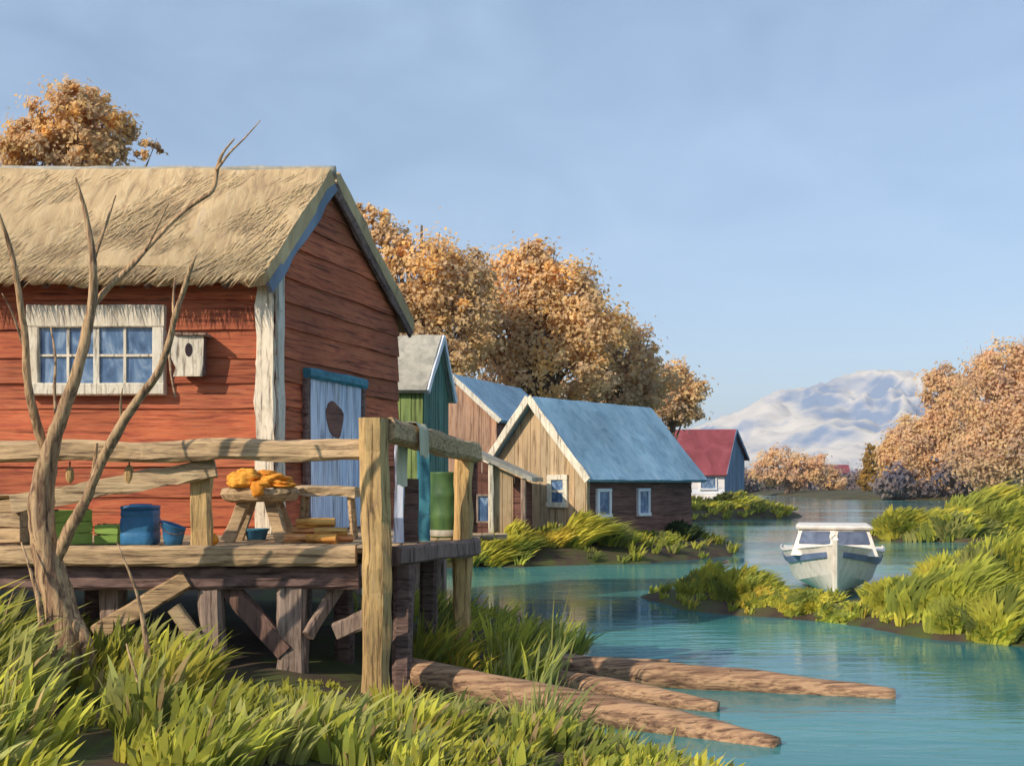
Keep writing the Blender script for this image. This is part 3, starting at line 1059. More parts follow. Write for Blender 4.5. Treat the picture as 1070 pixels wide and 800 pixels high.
for i in range(5):
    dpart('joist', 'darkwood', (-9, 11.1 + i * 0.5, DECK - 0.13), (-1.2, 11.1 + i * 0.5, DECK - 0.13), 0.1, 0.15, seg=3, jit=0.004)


# ------------------------------------------------------------------ things on the deck
def crate(name, c, yaw, w, d, h, label, mat, slats=3):
    c = Vector(c)
    root = thing(name, c, label, 'crate')
    R = Matrix.Rotation(yaw, 3, 'Z')
    U, N = R @ Vector((1, 0, 0)), R @ Vector((0, 1, 0))
    Z = Vector((0, 0, 1))
    m = MB()
    sh = h / slats
    for i in range(slats):
        z = sh * (i + 0.5)
        for s in (-1, 1):
            beam(m, c - U * (w / 2) + N * (s * d / 2) + Z * z, c + U * (w / 2) + N * (s * d / 2) + Z * z, 0.02, sh * 0.88, seg=3, jit=0.004, col=vary(0.14), cham=0.1)
            beam(m, c - N * (d / 2 - 0.012) + U * (s * (w / 2 - 0.01)) + Z * z, c + N * (d / 2 - 0.012) + U * (s * (w / 2 - 0.01)) + Z * z, 0.02, sh * 0.88, seg=3, jit=0.004, col=vary(0.14), cham=0.1)
    obj('slats', m, mat, root)
    for a in (-1, 1):
        for b in (-1, 1):
            m = MB()
            q = c + U * (a * (w / 2 - 0.035)) + N * (b * (d / 2 - 0.035))
            beam(m, q, q + Z * (h + 0.01), 0.035, 0.035, seg=2, jit=0.002)
            obj('corner_batten', m, 'darkwood', root)
    m = MB()
    box(m, c + Z * 0.02, U, N, Z, w / 2 - 0.03, d / 2 - 0.03, 0.012)
    obj('bottom_board', m, mat, root)
    return root


def on_deck(px, d):
    return Vector((P(px, 0, d).x, d, DECK + 0.004))


crate('fish_crate', on_deck(72, 11.1), 0.62, 0.38, 0.36, 0.36, 'larger green slatted crate behind the bare tree trunk on the deck', 'crate', 3)
crate('fish_crate', on_deck(115, 11.2), 0.05, 0.24, 0.24, 0.2, 'small green slatted crate between the big crate and the blue drum', 'crate', 2)
# the wooden box at the left edge
c = on_deck(0, 10.75)
ch = thing('storage_box', c, 'pale timber box with a lid at the left end of the deck', 'box')
m = MB()
for i in range(3):
    z = 0.05 + 0.14 * (i + 0.5)
    for s in (-1, 1):
        beam(m, c + Vector((-0.45, s * 0.2, z)), c + Vector((0.30, s * 0.2, z)), 0.03, 0.135, seg=6, jit=0.006, cham=0.1)
        beam(m, c + Vector((-0.075 + s * 0.36, -0.18, z)), c + Vector((-0.075 + s * 0.36, 0.18, z)), 0.03, 0.135, seg=4, jit=0.006, cham=0.1)
obj('side_boards', m, 'wood', ch)
m = MB()
beam(m, c + Vector((-0.5, 0, 0.50)), c + Vector((0.34, 0, 0.50)), 0.5, 0.05, seg=6, jit=0.008, cham=0.2)
obj('lid', m, 'wood', ch)
for s in (-1, 1):
    m = MB()
    beam(m, c + Vector((-0.075 + s * 0.3, -0.17, 0.025)), c + Vector((-0.075 + s * 0.3, 0.17, 0.025)), 0.06, 0.05, seg=2, jit=0.002)
    obj('skid', m, 'wood', ch)

# blue drum and blue pail
c = on_deck(147, 10.95)
t = thing('plastic_drum', c, 'squarish blue plastic drum with lid standing beside the smaller blue pail', 'drum')
m = MB()
lathe(m, c, [(0.15, 0), (0.168, 0.02), (0.170, 0.12), (0.162, 0.14), (0.172, 0.16), (0.172, 0.27), (0.163, 0.29), (0.170, 0.31), (0.166, 0.37)], 24, jit=0.004, squar=0.7)
obj('drum_body', m, 'blueplastic', t, smooth=True)
m = MB()
lathe(m, c, [(0.175, 0.372), (0.178, 0.385), (0.172, 0.405), (0.10, 0.412), (0.095, 0.424), (0.02, 0.426)], 24, jit=0.003, squar=0.6, col=(0.85, 0.9, 0.95))
obj('lid', m, 'blueplastic', t, smooth=True)
c = on_deck(181, 10.9)
t = thing('pail', c, 'smaller blue pail with sloping rim right of the blue drum', 'pail')
m = MB()
vs, fs = [], []
n = 22
for (r, z, tilt) in ((0.085, 0, 0), (0.10, 0.07, .2), (0.122, 0.2, 1), (0.128, 0.205, 1), (0.128, 0.215, 1), (0.115, 0.212, 1), (0.10, 0.1, .3), (0.08, 0.02, 0)):
    for j in range(n):
        an = 2 * math.pi * j / n
        vs.append(c + Vector((math.cos(an) * r, math.sin(an) * r, z - tilt * 0.045 * math.cos(an))))
for i in range(7):
    for j in range(n):
        a, b = i * n + j, i * n + (j + 1) % n
        fs.append((a, b, b + n, a + n))
fs += [tuple(range(n - 1, -1, -1)), tuple(7 * n + j for j in range(n))]
m.add(vs, fs)
obj('pail_body', m, 'blueplastic', t, smooth=True)
m = MB()
tube(m, [c + Vector((math.cos(a) * 0.13, -0.02 - 0.115 * math.sin(a), 0.2 - 0.07 * math.sin(a) - 0.045 * math.cos(a))) for a in [math.pi * i / 10 for i in range(11)]], [0.005] * 11, 5, jit=0, sub=1)
obj('wire_handle', m, 'darkwood', t)

# orange floats on the boards
c = on_deck(221, 10.72)
m = MB()
lump(m, c + Vector((0, 0, 0.065)), 0.072, 0.07, 0.07, 0.12, 2.0, flatb=-0.064)
o = obj('net_float', m, 'orange', loc=c, smooth=True)
tag(o, 'small orange net float on the deck at the foot of the rail post', 'float')

# the trestle table
c = on_deck(272, 11.7)
tb = thing('trestle_table', c, 'rough wooden table on splayed trestle legs holding orange bundles', 'table')
TT = 2.36
m = MB()
lathe(m, (c.x, c.y, 0), [(0.30, TT - 0.15), (0.40, TT - 0.13), (0.44, TT - 0.06), (0.42, TT - 0.004), (0.37, TT)], 30, sx=1.0, sy=0.85, jit=0.03)
obj('tabletop', m, 'wood', tb)
for s in (-1, 1):
    for q in (-1, 1):
        m = MB()
        beam(m, c + Vector((s * 0.30 - 0.01, q * 0.2, 0)), Vector((c.x + s * 0.14, c.y + q * 0.12, TT - 0.13)), 0.14, 0.08, seg=6, jit=0.012, up=PY)
        obj('leg', m, 'wood', tb)
x0, y0 = P(253, 0, 11.45).x, 11.45
m = MB()
lump(m, (x0, y0, TT + 0.09), 0.165, 0.14, 0.10, 0.35, 1.8, nu=34, nv=22, flatb=-0.088)
lump(m, (x0 + 0.05, y0 + 0.03, TT + 0.165), 0.11, 0.10, 0.05, 0.4, 2.2, nu=26, nv=16)
lump(m, (x0 - 0.03, y0 - 0.09, TT + 0.07), 0.09, 0.07, 0.066, 0.35, 2.0, nu=24, nv=14, flatb=-0.066)
tag(obj('cloth_bundle', m, 'yellow', loc=(x0, y0, TT), smooth=True), 'bright yellow-orange rounded bundle at the left of the trestle table', 'bundle')
x0, y0 = P(281, 0, 11.6).x, 11.62
m = MB()
lump(m, (x0, y0, TT + 0.075), 0.25, 0.19, 0.095, 0.42, 2.0, nu=40, nv=24, flatb=-0.073)
lump(m, (x0 + 0.13, y0 - 0.04, TT + 0.035), 0.16, 0.14, 0.045, 0.4, 2.4, nu=28, nv=16, flatb=-0.033)
lump(m, (x0 - 0.05, y0 + 0.02, TT + 0.15), 0.15, 0.11, 0.05, 0.4, 2.3, nu=28, nv=16)
lump(m, (x0 - 0.06, y0 - 0.32, TT - 0.01), 0.07, 0.035, 0.085, 0.3, 2.0, nu=20, nv=14)
lump(m, (x0 - 0.04, y0 - 0.22, TT + 0.04), 0.10, 0.12, 0.04, 0.3, 2.0, nu=22, nv=14)
tag(obj('cloth_bundle', m, 'orange', loc=(x0, y0, TT), smooth=True), 'deep orange crumpled bundle on the trestle table beside the yellow one', 'bundle')
c2 = on_deck(268, 11.95)
t = thing('wash_tub', c2, 'small dark blue tub on the deck under the trestle table', 'tub')
m = MB()
lathe(m, c2, [(0.10, 0), (0.13, 0.10), (0.14, 0.105), (0.138, 0.12), (0.122, 0.115), (0.095, 0.02)], 20, jit=0.003)
obj('tub_body', m, 'blueplastic', t, smooth=True)
m = MB()
tube(m, [c2 + Vector((0.142 * math.cos(a), 0.142 * math.sin(a), 0.118)) for a in [2 * math.pi * i / 16 for i in range(17)]], [0.008] * 17, 6, jit=0, sub=1)
obj('rim', m, 'teal', t)

# plank bench before the door
cb_ = on_deck(343, 12.1)
t = thing('plank_bench', cb_, 'narrow plank bench between the trestle table and corner post, before the blue door', 'bench')
m = MB()
zb = P(0, 510, 12.1).z
beam(m, (cb_.x - 0.36, 12.12, zb - 0.03), (cb_.x + 0.36, 12.05, zb - 0.05), 0.3, 0.11, seg=8, jit=0.022)
obj('seat', m, 'wood', t)
for s in (-1, 1):
    for q in (-1, 1):
        m = MB()
        beam(m, (cb_.x + s * 0.30, 12.1 + q * 0.13, DECK + 0.004), (cb_.x + s * 0.26, 12.1 + q * 0.09, zb - 0.07), 0.05, 0.05, seg=4, jit=0.004)
        obj('leg', m, 'wood', t)

# split firewood in a low heap
FW = [((312, 11.35, 0.045), 0.15, 0.30, 'orange-brown split log at the left foot of the firewood heap'),
      ((336, 11.28, 0.045), -0.2, 0.34, 'reddish split log lying in front at the bottom of the firewood heap'),
      ((356, 11.36, 0.045), 0.5, 0.26, 'short split log at the right end of the firewood heap'),
      ((325, 11.40, 0.125), -0.1, 0.42, 'long pale split log in the middle layer of the firewood heap'),
      ((346, 11.34, 0.128), 0.12, 0.34, 'split log with a pale face on the right of the middle layer'),
      ((330, 11.38, 0.205), 0.08, 0.40, 'topmost split log of the firewood heap on the deck')]
for (px, d, z), yaw, L, lab in FW:
    c = on_deck(px, d) + Vector((0, 0, z))
    m = MB()
    U = Vector((math.cos(yaw), math.sin(yaw) * 0.5, 0)).normalized()
    beam(m, c - U * L / 2, c + U * L / 2, 0.13, 0.09, seg=7, jit=0.022, col=(rr(0.9, 1.35), rr(0.65, 1.05), rr(0.35, 0.95)), cham=0.35)
    tag(obj('firewood', m, 'fresh', loc=c), lab, 'firewood', 'split logs heaped on the deck')

# drum, boards and towel behind the side rail
c = on_deck(464, 12.55)
c.x += 0.02
t = thing('oil_drum', c, 'dark green drum standing behind the side rail of the deck', 'drum')
m = MB()
pr = [(0.17, 0.0), (0.19, 0.01)]
for zz in (0.25, 0.5):
    pr += [(0.187, zz - 0.03), (0.198, zz), (0.187, zz + 0.03)]
pr += [(0.187, 0.75), (0.193, 0.77), (0.18, 0.775), (0.175, 0.755)]
lathe(m, c, pr, 28)
obj('drum_body', m, 'barrel', t, smooth=True)
m = MB()
lathe(m, c, [(0.189, 0.015), (0.1925, 0.02), (0.1925, 0.085), (0.189, 0.09)], 28)
obj('pale_band', m, 'greyroof', t, smooth=True)


def board(name, px, d, ztop, w, mat, lab, lean=0.12, cat='board'):
    c = on_deck(px, d)
    m = MB()
    top = Vector((c.x + 0.02, d - lean, ztop))
    beam(m, c, top, w, 0.03, seg=10, jit=0.006, up=PY, cham=0.15, col=vary(0.1))
    return tag(obj(name, m, mat, loc=c), lab, cat, 'boards leaning at the side rail')


board('shade_board', 429, 11.5, P(0, 500, 11.5).z, 0.15, 'darkwood', 'short dark plank added for the shade under the cream cloth inside the side rail', 0.05)  # dark plank added to fill the shaded gap below the cloth
board('painted_board', 442, 11.75, P(0, 466, 11.5).z, 0.14, 'teal', 'upright blue painted board leaning inside the side rail beside the green drum', 0.1)
board('painted_board', 416, 11.35, P(0, 462, 11.3).z, 0.10, 'bluedoor', 'pale blue narrow board leaning next to the corner post inside the side rail', 0.06)
# towel over the side rail
m = MB()
ra, rb = P(404, 450, 10.38), P(496, 474, 12.25)
q0 = ra + (rb - ra) * 0.265
rd = (rb - ra).normalized()
sdv_ = rd.cross(Vector((0, 0, 1))).normalized()
prof = [(-0.125, -0.50), (-0.13, -0.3), (-0.122, -0.1), (-0.115, 0.08), (-0.08, 0.135), (0, 0.142), (0.08, 0.135), (0.118, 0.08), (0.126, -0.1), (0.13, -0.2)]
vs, fs = [], []
nW = 6
for i, (s, z) in enumerate(prof):
    for j in range(nW + 1):
        a = (j / nW - 0.5) * 0.21
        wv = 0.006 * math.sin(j * 2.2 + i * 0.3)
        vs.append(q0 + rd * a + sdv_ * (s + wv) + Vector((0, 0, z + 0.01 * math.sin(j * 1.3))))
for i in range(len(prof) - 1):
    for j in range(nW):
        a = i * (nW + 1) + j
        fs.append((a, a + 1, a + nW + 2, a + nW + 1))
k = len(vs)
vs += [v + Vector((0, 0, 0.006)) + sdv_ * (0.006 if v is not None and (v - q0).dot(sdv_) > 0 else -0.006) for v in vs]
fs += [tuple(reversed([i + k for i in f])) for f in list(fs)]
m.add(vs, fs)
tag(obj('towel', m, 'cream', loc=q0), 'cream cloth hung over the side rail of the deck', 'towel')

# two wooden floats hung under the front rail
for px, py, sz, lab in ((73, 496, 0.052, 'pale wooden float hung under the front rail close to the trunk of the bare tree'), (135, 496, 0.062, 'larger pale wooden float hung under the front rail over the blue drum')):
    c = P(px, py, 10.48)
    t = thing('rope_float', c, lab, 'float', 'floats hung under the front rail')
    m = MB()
    lump(m, c, sz * 0.8, sz * 0.75, sz * 1.6, 0.1, 2.0)
    obj('float_body', m, 'woodv', t, smooth=True)
    m = MB()
    tube(m, [c + Vector((0, 0, sz * 1.5)), (c.x, c.y - 0.0, P(0, 482, 10.48).z)], [0.008, 0.008], 5, jit=0)
    obj('cord', m, 'darkwood', t)


# ------------------------------------------------------------------ the other houses
def simple_house(name, pl, label, wall_u, wall_v, roofm, vert_u, vert_v, bw, ou, ov, th, wav=0.02, edge=0.0, seam=None, rake=None, zfloor=None, cat='house'):
    ctr = pl.at(pl.Lu / 2, pl.Lv / 2, pl.z0)
    root = thing(name, ctr, label, cat)
    fu = vboards if vert_u else hboards
    fv = vboards if vert_v else hboards
    m = MB()
    core(m, pl)
    fu(m, pl.at(0, 0, 0), pl.U, pl.Lu, pl.z0, lambda a: pl.ze, pl.Nu, bw)
    fu(m, pl.at(0, pl.Lv, 0), pl.U, pl.Lu, pl.z0, lambda a: pl.ze2, -pl.Nu, bw)
    obj('wall', m, wall_u, root)
    for off, N in ((0, pl.Nv), (pl.Lu, -pl.Nv)):
        m = MB()
        fv(m, pl.at(off, 0, 0) + N * 0.003, pl.V, pl.Lv, pl.z0, lambda a: pl.top(a) - 0.01, N, bw)
        obj('gable_wall', m, wall_v, root)
    m = MB()
    for s in (0, 1):
        slope(m, pl, s, ou, ov, th, na=30, nb=8, wav=wav, edge=edge, lift=0.015)
        if seam:
            seams(m, pl, s, ou, ov, th + 0.03, seam)
    rf = obj('roof', m, roofm, root)
    if rake:
        r = pl.t * pl.Lv
        b0, z0 = -ov, pl.ze - (pl.zr - pl.ze) / r * ov
        b2, z2 = pl.Lv + ov, pl.ze2 - (pl.zr - pl.ze2) / (pl.Lv - r) * ov
        for (b, z) in ((b0, z0), (b2, z2)):
            m = MB()
            beam(m, pl.at(-ou - 0.03, r, pl.zr + th * 0.4), pl.at(-ou - 0.03, b, z + th * 0.4), 0.06, rake[1], seg=8, jit=0.01, col=vary(0.06))
            obj('barge_board', m, rake[0], root)
    return root


def stilts(root, pl, z_low, w, mat='greywood', nu=2, nv=2):
    for i in range(nu):
        for j in range(nv):
            m = MB()
            p = pl.at(pl.Lu * (0.04 + 0.92 * i / (nu - 1)), pl.Lv * (0.06 + 0.88 * j / (nv - 1)), 0)
            beam(m, (p.x, p.y, z_low), (p.x, p.y, pl.z0), w, w, seg=8, jit=0.015, up=PY)
            obj('stilt', m, mat, root)


# green shed on stilts behind the red house
GS = Plan((P(442, 0, 20).x, 20.0), (-2.6, 0), (0.36, 1.9), 1.25, P(0, 405, 20).z, P(0, 352, 20.8).z, 0.55)
g = simple_house('green_shed', GS, 'narrow green shed on stilts with grey roof behind the red house', 'green', 'dkgreen', 'greyroof', True, True, 0.22, 0.10, 0.12, 0.08, rake=('whitewall', 0.11), cat='shed')
stilts(g, GS, -1.1, 0.2, nu=3)

# faded pink house with the blue roof
PK = Plan((P(519, 0, 42).x, 42.0), (2.6, 6.0), (-3.5, 0.5), 0.8, P(0, 436, 42).z, P(0, 393, 42).z, 0.5)
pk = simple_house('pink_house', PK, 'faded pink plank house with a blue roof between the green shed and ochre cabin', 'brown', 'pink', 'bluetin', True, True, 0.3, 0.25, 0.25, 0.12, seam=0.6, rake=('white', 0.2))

# ochre cabin
TH = Plan((P(612, 0, 33.3).x, 33.3), (4.1, 4.5), (-3.1, 2.45), 0.35, P(0, 492, 33.3).z + 0.05, P(0, 418, 34.6).z, 0.5)
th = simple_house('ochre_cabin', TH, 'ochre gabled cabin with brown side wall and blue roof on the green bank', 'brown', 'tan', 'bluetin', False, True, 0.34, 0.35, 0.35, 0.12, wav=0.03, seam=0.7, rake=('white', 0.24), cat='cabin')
b = 1.05
q = TH.at(0, b, P(0, 513, 34).z) + TH.Nv * 0.025
window(th, q, TH.V, TH.Nv, 0.46, 0.72, 0.17, 1, 2, bar=0.08)
for a, wd, mt in ((0.85, 0.52, 'whitewall'), (3.05, 0.48, 'whitewall')):
    q = TH.at(a, 0, P(0, 525, 34.5).z) + TH.Nu * 0.035
    window(th, q, TH.U, TH.Nu, wd, 0.72, 0.11, 1, 1, mats=(mt, 'pane', 'white'))
m = MB()
q = TH.at(0.05, -0.045, 0)
beam(m, (q.x, q.y, TH.z0), (q.x, q.y, TH.ze - 0.05), 0.16, 0.05, seg=6, jit=0.01, up=TH.Nu)
obj('corner_board', m, 'tan', th)

# lean-to in front of the ochre cabin's left side
LD = 31.6
ls = thing('lean_to', (P(522, 0, LD).x, LD, 0.6), 'open lean-to with a pale sloping roof against the ochre cabin', 'shed')
ra, rb = P(484, 471, LD), P(556, 503, LD)
m = MB()
n = 12
vs, fs = [], []
for lay in (0.13, 0):
    for i in range(n + 1):
        for j in range(5):
            p = ra.lerp(rb, i / n) + Vector((0.1 * j, 0.55 * j, 0))
            p.z += lay + 0.02 * fbm(Vector((i * 0.8, j * 1.1, lay)), 2)
            vs.append(p)
k = (n + 1) * 5
for i in range(n):
    for j in range(4):
        a = i * 5 + j
        fs += [(a, a + 5, a + 6, a + 1), (k + a, k + a + 1, k + a + 6, k + a + 5)]
    fs += [(i * 5, i * 5 + k, i * 5 + 5 + k, i * 5 + 5), (i * 5 + 4, i * 5 + 9, i * 5 + 9 + k, i * 5 + 4 + k)]
for j in range(4):
    fs += [(j, j + 1, j + 1 + k, j + k), (n * 5 + j, n * 5 + j + k, n * 5 + j + 1 + k, n * 5 + j + 1)]
m.add(vs, fs)
obj('roof', m, 'greyroof', ls)


def lt(pxa, pxb, d, z0, mat, name, dz=-0.03, proud=0.0):
    mm = MB()
    xa, xb = P(pxa, 0, d).x, P(pxb, 0, d).x

    def tp(a):
        x = xa + a
        q = (x - ra.x) / (rb.x - ra.x)
        return ra.z + (rb.z - ra.z) * q + dz
    vboards(mm, (xa, d, 0), (1, 0, 0), xb - xa, z0, tp, (0, -1, 0), 0.25)
    box(mm, ((xa + xb) / 2, d + 0.04, (z0 + min(tp(0), tp(xb - xa))) / 2), (1, 0, 0), (0, 1, 0), (0, 0, 1), (xb - xa) / 2, 0.03, (min(tp(0), tp(xb - xa)) - z0) / 2, (0.6, 0.6, 0.6))
    return obj(name, mm, mat, ls)


lt(486, 556, LD + 1.9, 0.5, 'brown', 'back_wall')
lt(488, 499, LD + 0.35, 0.5, 'brown', 'wall_panel')
lt(515, 536, LD + 0.35, 0.5, 'tan', 'wall_panel')
for px in (490, 513, 547):
    m = MB()
    x = P(px, 0, LD + 0.2).x
    q = (x - ra.x) / (rb.x - ra.x)
    beam(m, (x, LD + 0.22, 0.4), (x, LD + 0.22, ra.z + (rb.z - ra.z) * q - 0.01), 0.16, 0.14, seg=8, jit=0.015, up=PY)
    obj('post', m, 'white' if px == 513 else 'greywood', ls)
q = Vector((P(505, 0, LD + 0.4).x, LD + 0.36, P(0, 531, LD + .4).z))
window(ls, q, (1, 0, 0), (0, -1, 0), 0.3, 0.75, 0.06, 1, 1, mats=('greywood', 'pane', 'white'))

# maroon-roofed house by the far bank
MR = Plan((P(757, 0, 85).x, 85.0), (-7.0, 0.6), (2.7, 5.0), 0.7, P(0, 491, 85).z, P(0, 450, 87).z, 0.42, P(0, 478, 89).z)
mr = simple_house('maroon_roofed_house', MR, 'white house with maroon roof and blue-grey gable by the far bank', 'whitewall', 'bluegrey', 'maroon', False, True, 0.5, 0.3, 0.35, 0.16, rake=('bluegrey', 0.28))
q = MR.at(1.3, 0, P(0, 504, 85).z) + MR.Nu * 0.04
window(mr, q, MR.U, MR.Nu, 1.15, 0.95, 0.12, 1, 1, mats=('whitewall', 'pane', 'white'))

# tiny boathouse on the far shore
FB = Plan((P(887, 0, 268).x, 268), (-6.2, 0), (1.0, 6.0), 0.4, P(0, 494, 268).z, P(0, 486, 270).z, 0.5)
simple_house('far_boathouse', FB, 'tiny boathouse with a faded red roof on the far shore', 'bluegrey', 'bluegrey', 'maroon', False, True, 0.8, 0.4, 0.4, 0.2, cat='boathouse')


# ------------------------------------------------------------------ the boat
def build_boat():
    base = Vector((P(873, 0, 21.3).x, 21.3, -0.03))
    root = thing('motorboat', base, 'white motorboat with blue stripe and small cabin beached on the reedy islet', 'boat')
    yaw = math.radians(-16)
    R = Matrix.Rotation(yaw, 3, 'Z')

    def W(x, y, z):
        return base + R @ Vector((x, y, z))
    L = 5.2

    def st(s):
        """half beam at the sheer, at the chine; z of sheer, chine, keel"""
        bs_ = 1.20 * (1 - (1 - s) ** 2.6) ** 0.8 if s < 1 else 1.20
        bc = 0.96 * (1 - (1 - s) ** 2.1) ** 0.9 if s < 1 else 0.96
        zs = 1.20 - 0.30 * min(s / 0.55, 1) ** 0.8
        zc = 0.62 - 0.36 * min(s / 0.5, 1) ** 0.9
        zk = 0.10 * (1 - min(s / 0.3, 1)) - 0.06
        return bs_, bc, zs, zc, zk
    n = 26

    def yy(s, z):
        return L * s + (0.0 if s > 0.4 else (1 - s / 0.4) * (0.35 * (1.25 - z)))
    m = MB()
    vs, fs = [], []
    for i in range(n + 1):
        s = i / n
        b, c, zs, zc, zk = st(s)
        row = [(0.012, zk), (c * 0.5, zk + (zc - zk) * 0.45), (c, zc), (c + (b - c) * 0.35, zc + (zs - zc) * 0.4), (c + (b - c) * 0.72, zc + (zs - zc) * 0.74), (b, zs)]
        row = [(-x, z) for x, z in reversed(row)] + row
        for (x, z) in row:
            vs.append(W(x, yy(s, z), z))
    k = 12
    for i in range(n):
        for j in range(k - 1):
            a = i * k + j
            fs.append((a, a + k, a + k + 1, a + 1))
    fs.append(tuple(n * k + j for j in range(k)))
    m.add(vs, fs)
    hull = obj('hull', m, 'hull', root, smooth=False)
    # blue stripe under the sheer, both sides
    for sg in (-1, 1):
        m = MB()
        vs, fs = [], []
        for i in range(1, n + 1):
            s = i / n
            b, c, zs, zc, zk = st(s)
            for f in (0.58, 0.78):
                x = c + (b - c) * f
                z = zc + (zs - zc) * (f + 0.02)
                for o_ in (0.035, 0.0):
                    vs.append(W(sg * (x + o_), yy(s, z) - o_ * 0.3, z))
        for i in range(n - 1):
            a = i * 4
            fs += [(a, a + 4, a + 6, a + 2), (a, a + 1, a + 5, a + 4), (a + 2, a + 6, a + 7, a + 3)]
        fs.append((0, 2, 3, 1))
        m.add(vs, fs)
        obj('stripe', m, 'stripe', hull)
    # stem post
    m = MB()
    beam(m, W(0, yy(0, -0.06) - 0.03, -0.06), W(0, yy(0, 1.3) - 0.03, 1.32), 0.11, 0.12, seg=10, jit=0.01, up=R @ Vector((0, 1, 0)))
    obj('stem_post', m, 'hull', hull)
    # gunwale
    m = MB()
    for sg in (-1, 1):
        tube(m, [W(sg * st(i / 12)[0], yy(i / 12, st(i / 12)[2]), st(i / 12)[2] + 0.015) for i in range(13)], [0.024] * 13, 6, jit=0.05)
    obj('gunwale', m, 'hull', root, smooth=True)
    # foredeck
    m = MB()
    vs, fs = [], []
    for i in range(n + 1):
        s = i / n
        b, c, zs, zc, zk = st(s)
        for f in (-1, -0.5, 0, 0.5, 1):
            vs.append(W(f * b * 0.99, yy(s, zs), zs - 0.01 + 0.05 * (1 - f * f) * min(s * 3, 1)))
    for i in range(n):
        for j in range(4):
            a = i * 5 + j
            fs.append((a, a + 1, a + 6, a + 5))
    m.add(vs, fs)
    obj('foredeck', m, 'hull', root, smooth=True)
    # cabin with raked front
    y0, y1 = 1.35, 3.4
    z0, z1 = 0.90, 1.47
    m = MB()
    bot = [(-0.90, y0 + 0.05), (-0.45, y0 - 0.10), (0, y0 - 0.14), (0.45, y0 - 0.10), (0.90, y0 + 0.05), (0.93, y1), (-0.93, y1)]
    top = [(-0.72, y0 + 0.36), (-0.38, y0 + 0.27), (0, y0 + 0.24), (0.38, y0 + 0.27), (0.72, y0 + 0.36), (0.74, y1), (-0.74, y1)]
    vs = [W(x, y, z0) for x, y in bot] + [W(x, y, z1) for x, y in top]
    fs = [(i, (i + 1) % 7, 7 + (i + 1) % 7, 7 + i) for i in range(7)] + [tuple(7 + i for i in range(7))]
    m.add(vs, fs)
    cab = obj('cabin', m, 'hull', root)
    m = MB()
    vs = []
    rim = [(-0.79, y0 + 0.27), (-0.40, y0 + 0.19), (0, y0 + 0.16), (0.40, y0 + 0.19), (0.79, y0 + 0.27), (0.80, y1 + 0.1), (-0.80, y1 + 0.1)]
    for z, k_ in ((z1 - 0.01, 1.0), (z1 + 0.03, 1.02), (z1 + 0.07, 0.93)):
        vs += [W(x * k_, y0 + 1.2 + (y - y0 - 1.2) * k_, z) for x, y in rim]
    fs = [tuple(reversed(range(7)))] + [(r * 7 + i, r * 7 + (i + 1) % 7, r * 7 + 7 + (i + 1) % 7, r * 7 + 7 + i) for r in range(2) for i in range(7)] + [tuple(14 + i for i in range(7))]
    m.add(vs, fs)
    obj('cabin_roof', m, 'hull', cab)

    def pane(i, j, fa, fb, ga, gb, name='windshield', lift=0.012):
        """a pane between the cabin's corners i and j: fa..fb along, ga..gb up"""
        A, B = Vector((*bot[i], z0)), Vector((*bot[j], z0))
        C, D = Vector((*top[i], z1)), Vector((*top[j], z1))
        def q(f, g_):
            return A.lerp(B, f).lerp(C.lerp(D, f), g_)
        nrm = (B - A).cross(C - A).normalized()
        if nrm.y > 0 and abs(nrm.y) > 0.3:
            nrm = -nrm
        c4 = [q(fa, ga + 0.05), q(fa + 0.04, ga), q(fb - 0.04, ga), q(fb, ga + 0.05), q(fb, gb - 0.06), q(fb - 0.05, gb), q(fa + 0.05, gb), q(fa, gb - 0.06)]
        mm = MB()
        out = [W(*(p + nrm * lift)) for p in c4] + [W(*(p - nrm * 0.01)) for p in c4]
        mm.add(out, [tuple(range(8))] + [(a, (a + 1) % 8, 8 + (a + 1) % 8, 8 + a) for a in range(8)])
        obj(name, mm, 'boatglass', cab)
    # two front panes, each over a pair of faces, and the side panes
    def pane2(sg):
        ids = (0, 1, 2) if sg < 0 else (4, 3, 2)
        mm = MB()
        rows = []
        for g_ in (0.42, 0.47, 0.84, 0.90):
            ins = 0.03 if g_ in (0.42, 0.90) else 0.0
            row = []
            for f in (0.20 + ins, 0.5, 1.0, 1.5, 1.80 - ins):
                i0 = ids[0] if f < 1 else ids[1]
                i1 = ids[1] if f < 1 else ids[2]
                ff = f if f < 1 else f - 1
                A = Vector((*bot[i0], z0)).lerp(Vector((*bot[i1], z0)), ff)
                C = Vector((*top[i0], z1)).lerp(Vector((*top[i1], z1)), ff)
                row.append(W(*(A.lerp(C, g_) + Vector((0, -0.014, 0.006)))))
            rows.append(row)
        vs = [p for r in rows for p in r]
        vs += [p + R @ Vector((0, 0.03, -0.01)) for p in vs]
        fs = []
        for r in range(3):
            for c_ in range(4):
                a = r * 5 + c_
                fs.append((a, a + 1, a + 6, a + 5))
        bd = [0, 1, 2, 3, 4, 9, 14, 19, 18, 17, 16, 15, 10, 5]
        for a, b_ in zip(bd, bd[1:] + bd[:1]):
            fs.append((a, b_, b_ + 20, a + 20))
        mm.add(vs, fs)
        obj('windshield', mm, 'boatglass', cab)
    pane2(-1)
    pane2(1)
    pane(4, 5, 0.12, 0.55, 0.32, 0.82, 'side_window')
    pane(0, 6, 0.12, 0.55, 0.32, 0.82, 'side_window')
    m = MB()
    q = W(-0.02, y0 + 0.10, z1 - 0.16)
    tube(m, [q + Vector((0.09 * math.cos(a) * 0.8, -0.03, 0.09 * math.sin(a))) for a in [2 * math.pi * i / 12 for i in range(13)]], [0.018] * 13, 6, jit=0, sub=1)
    obj('horn_ring', m, 'hull', cab)


build_boat()


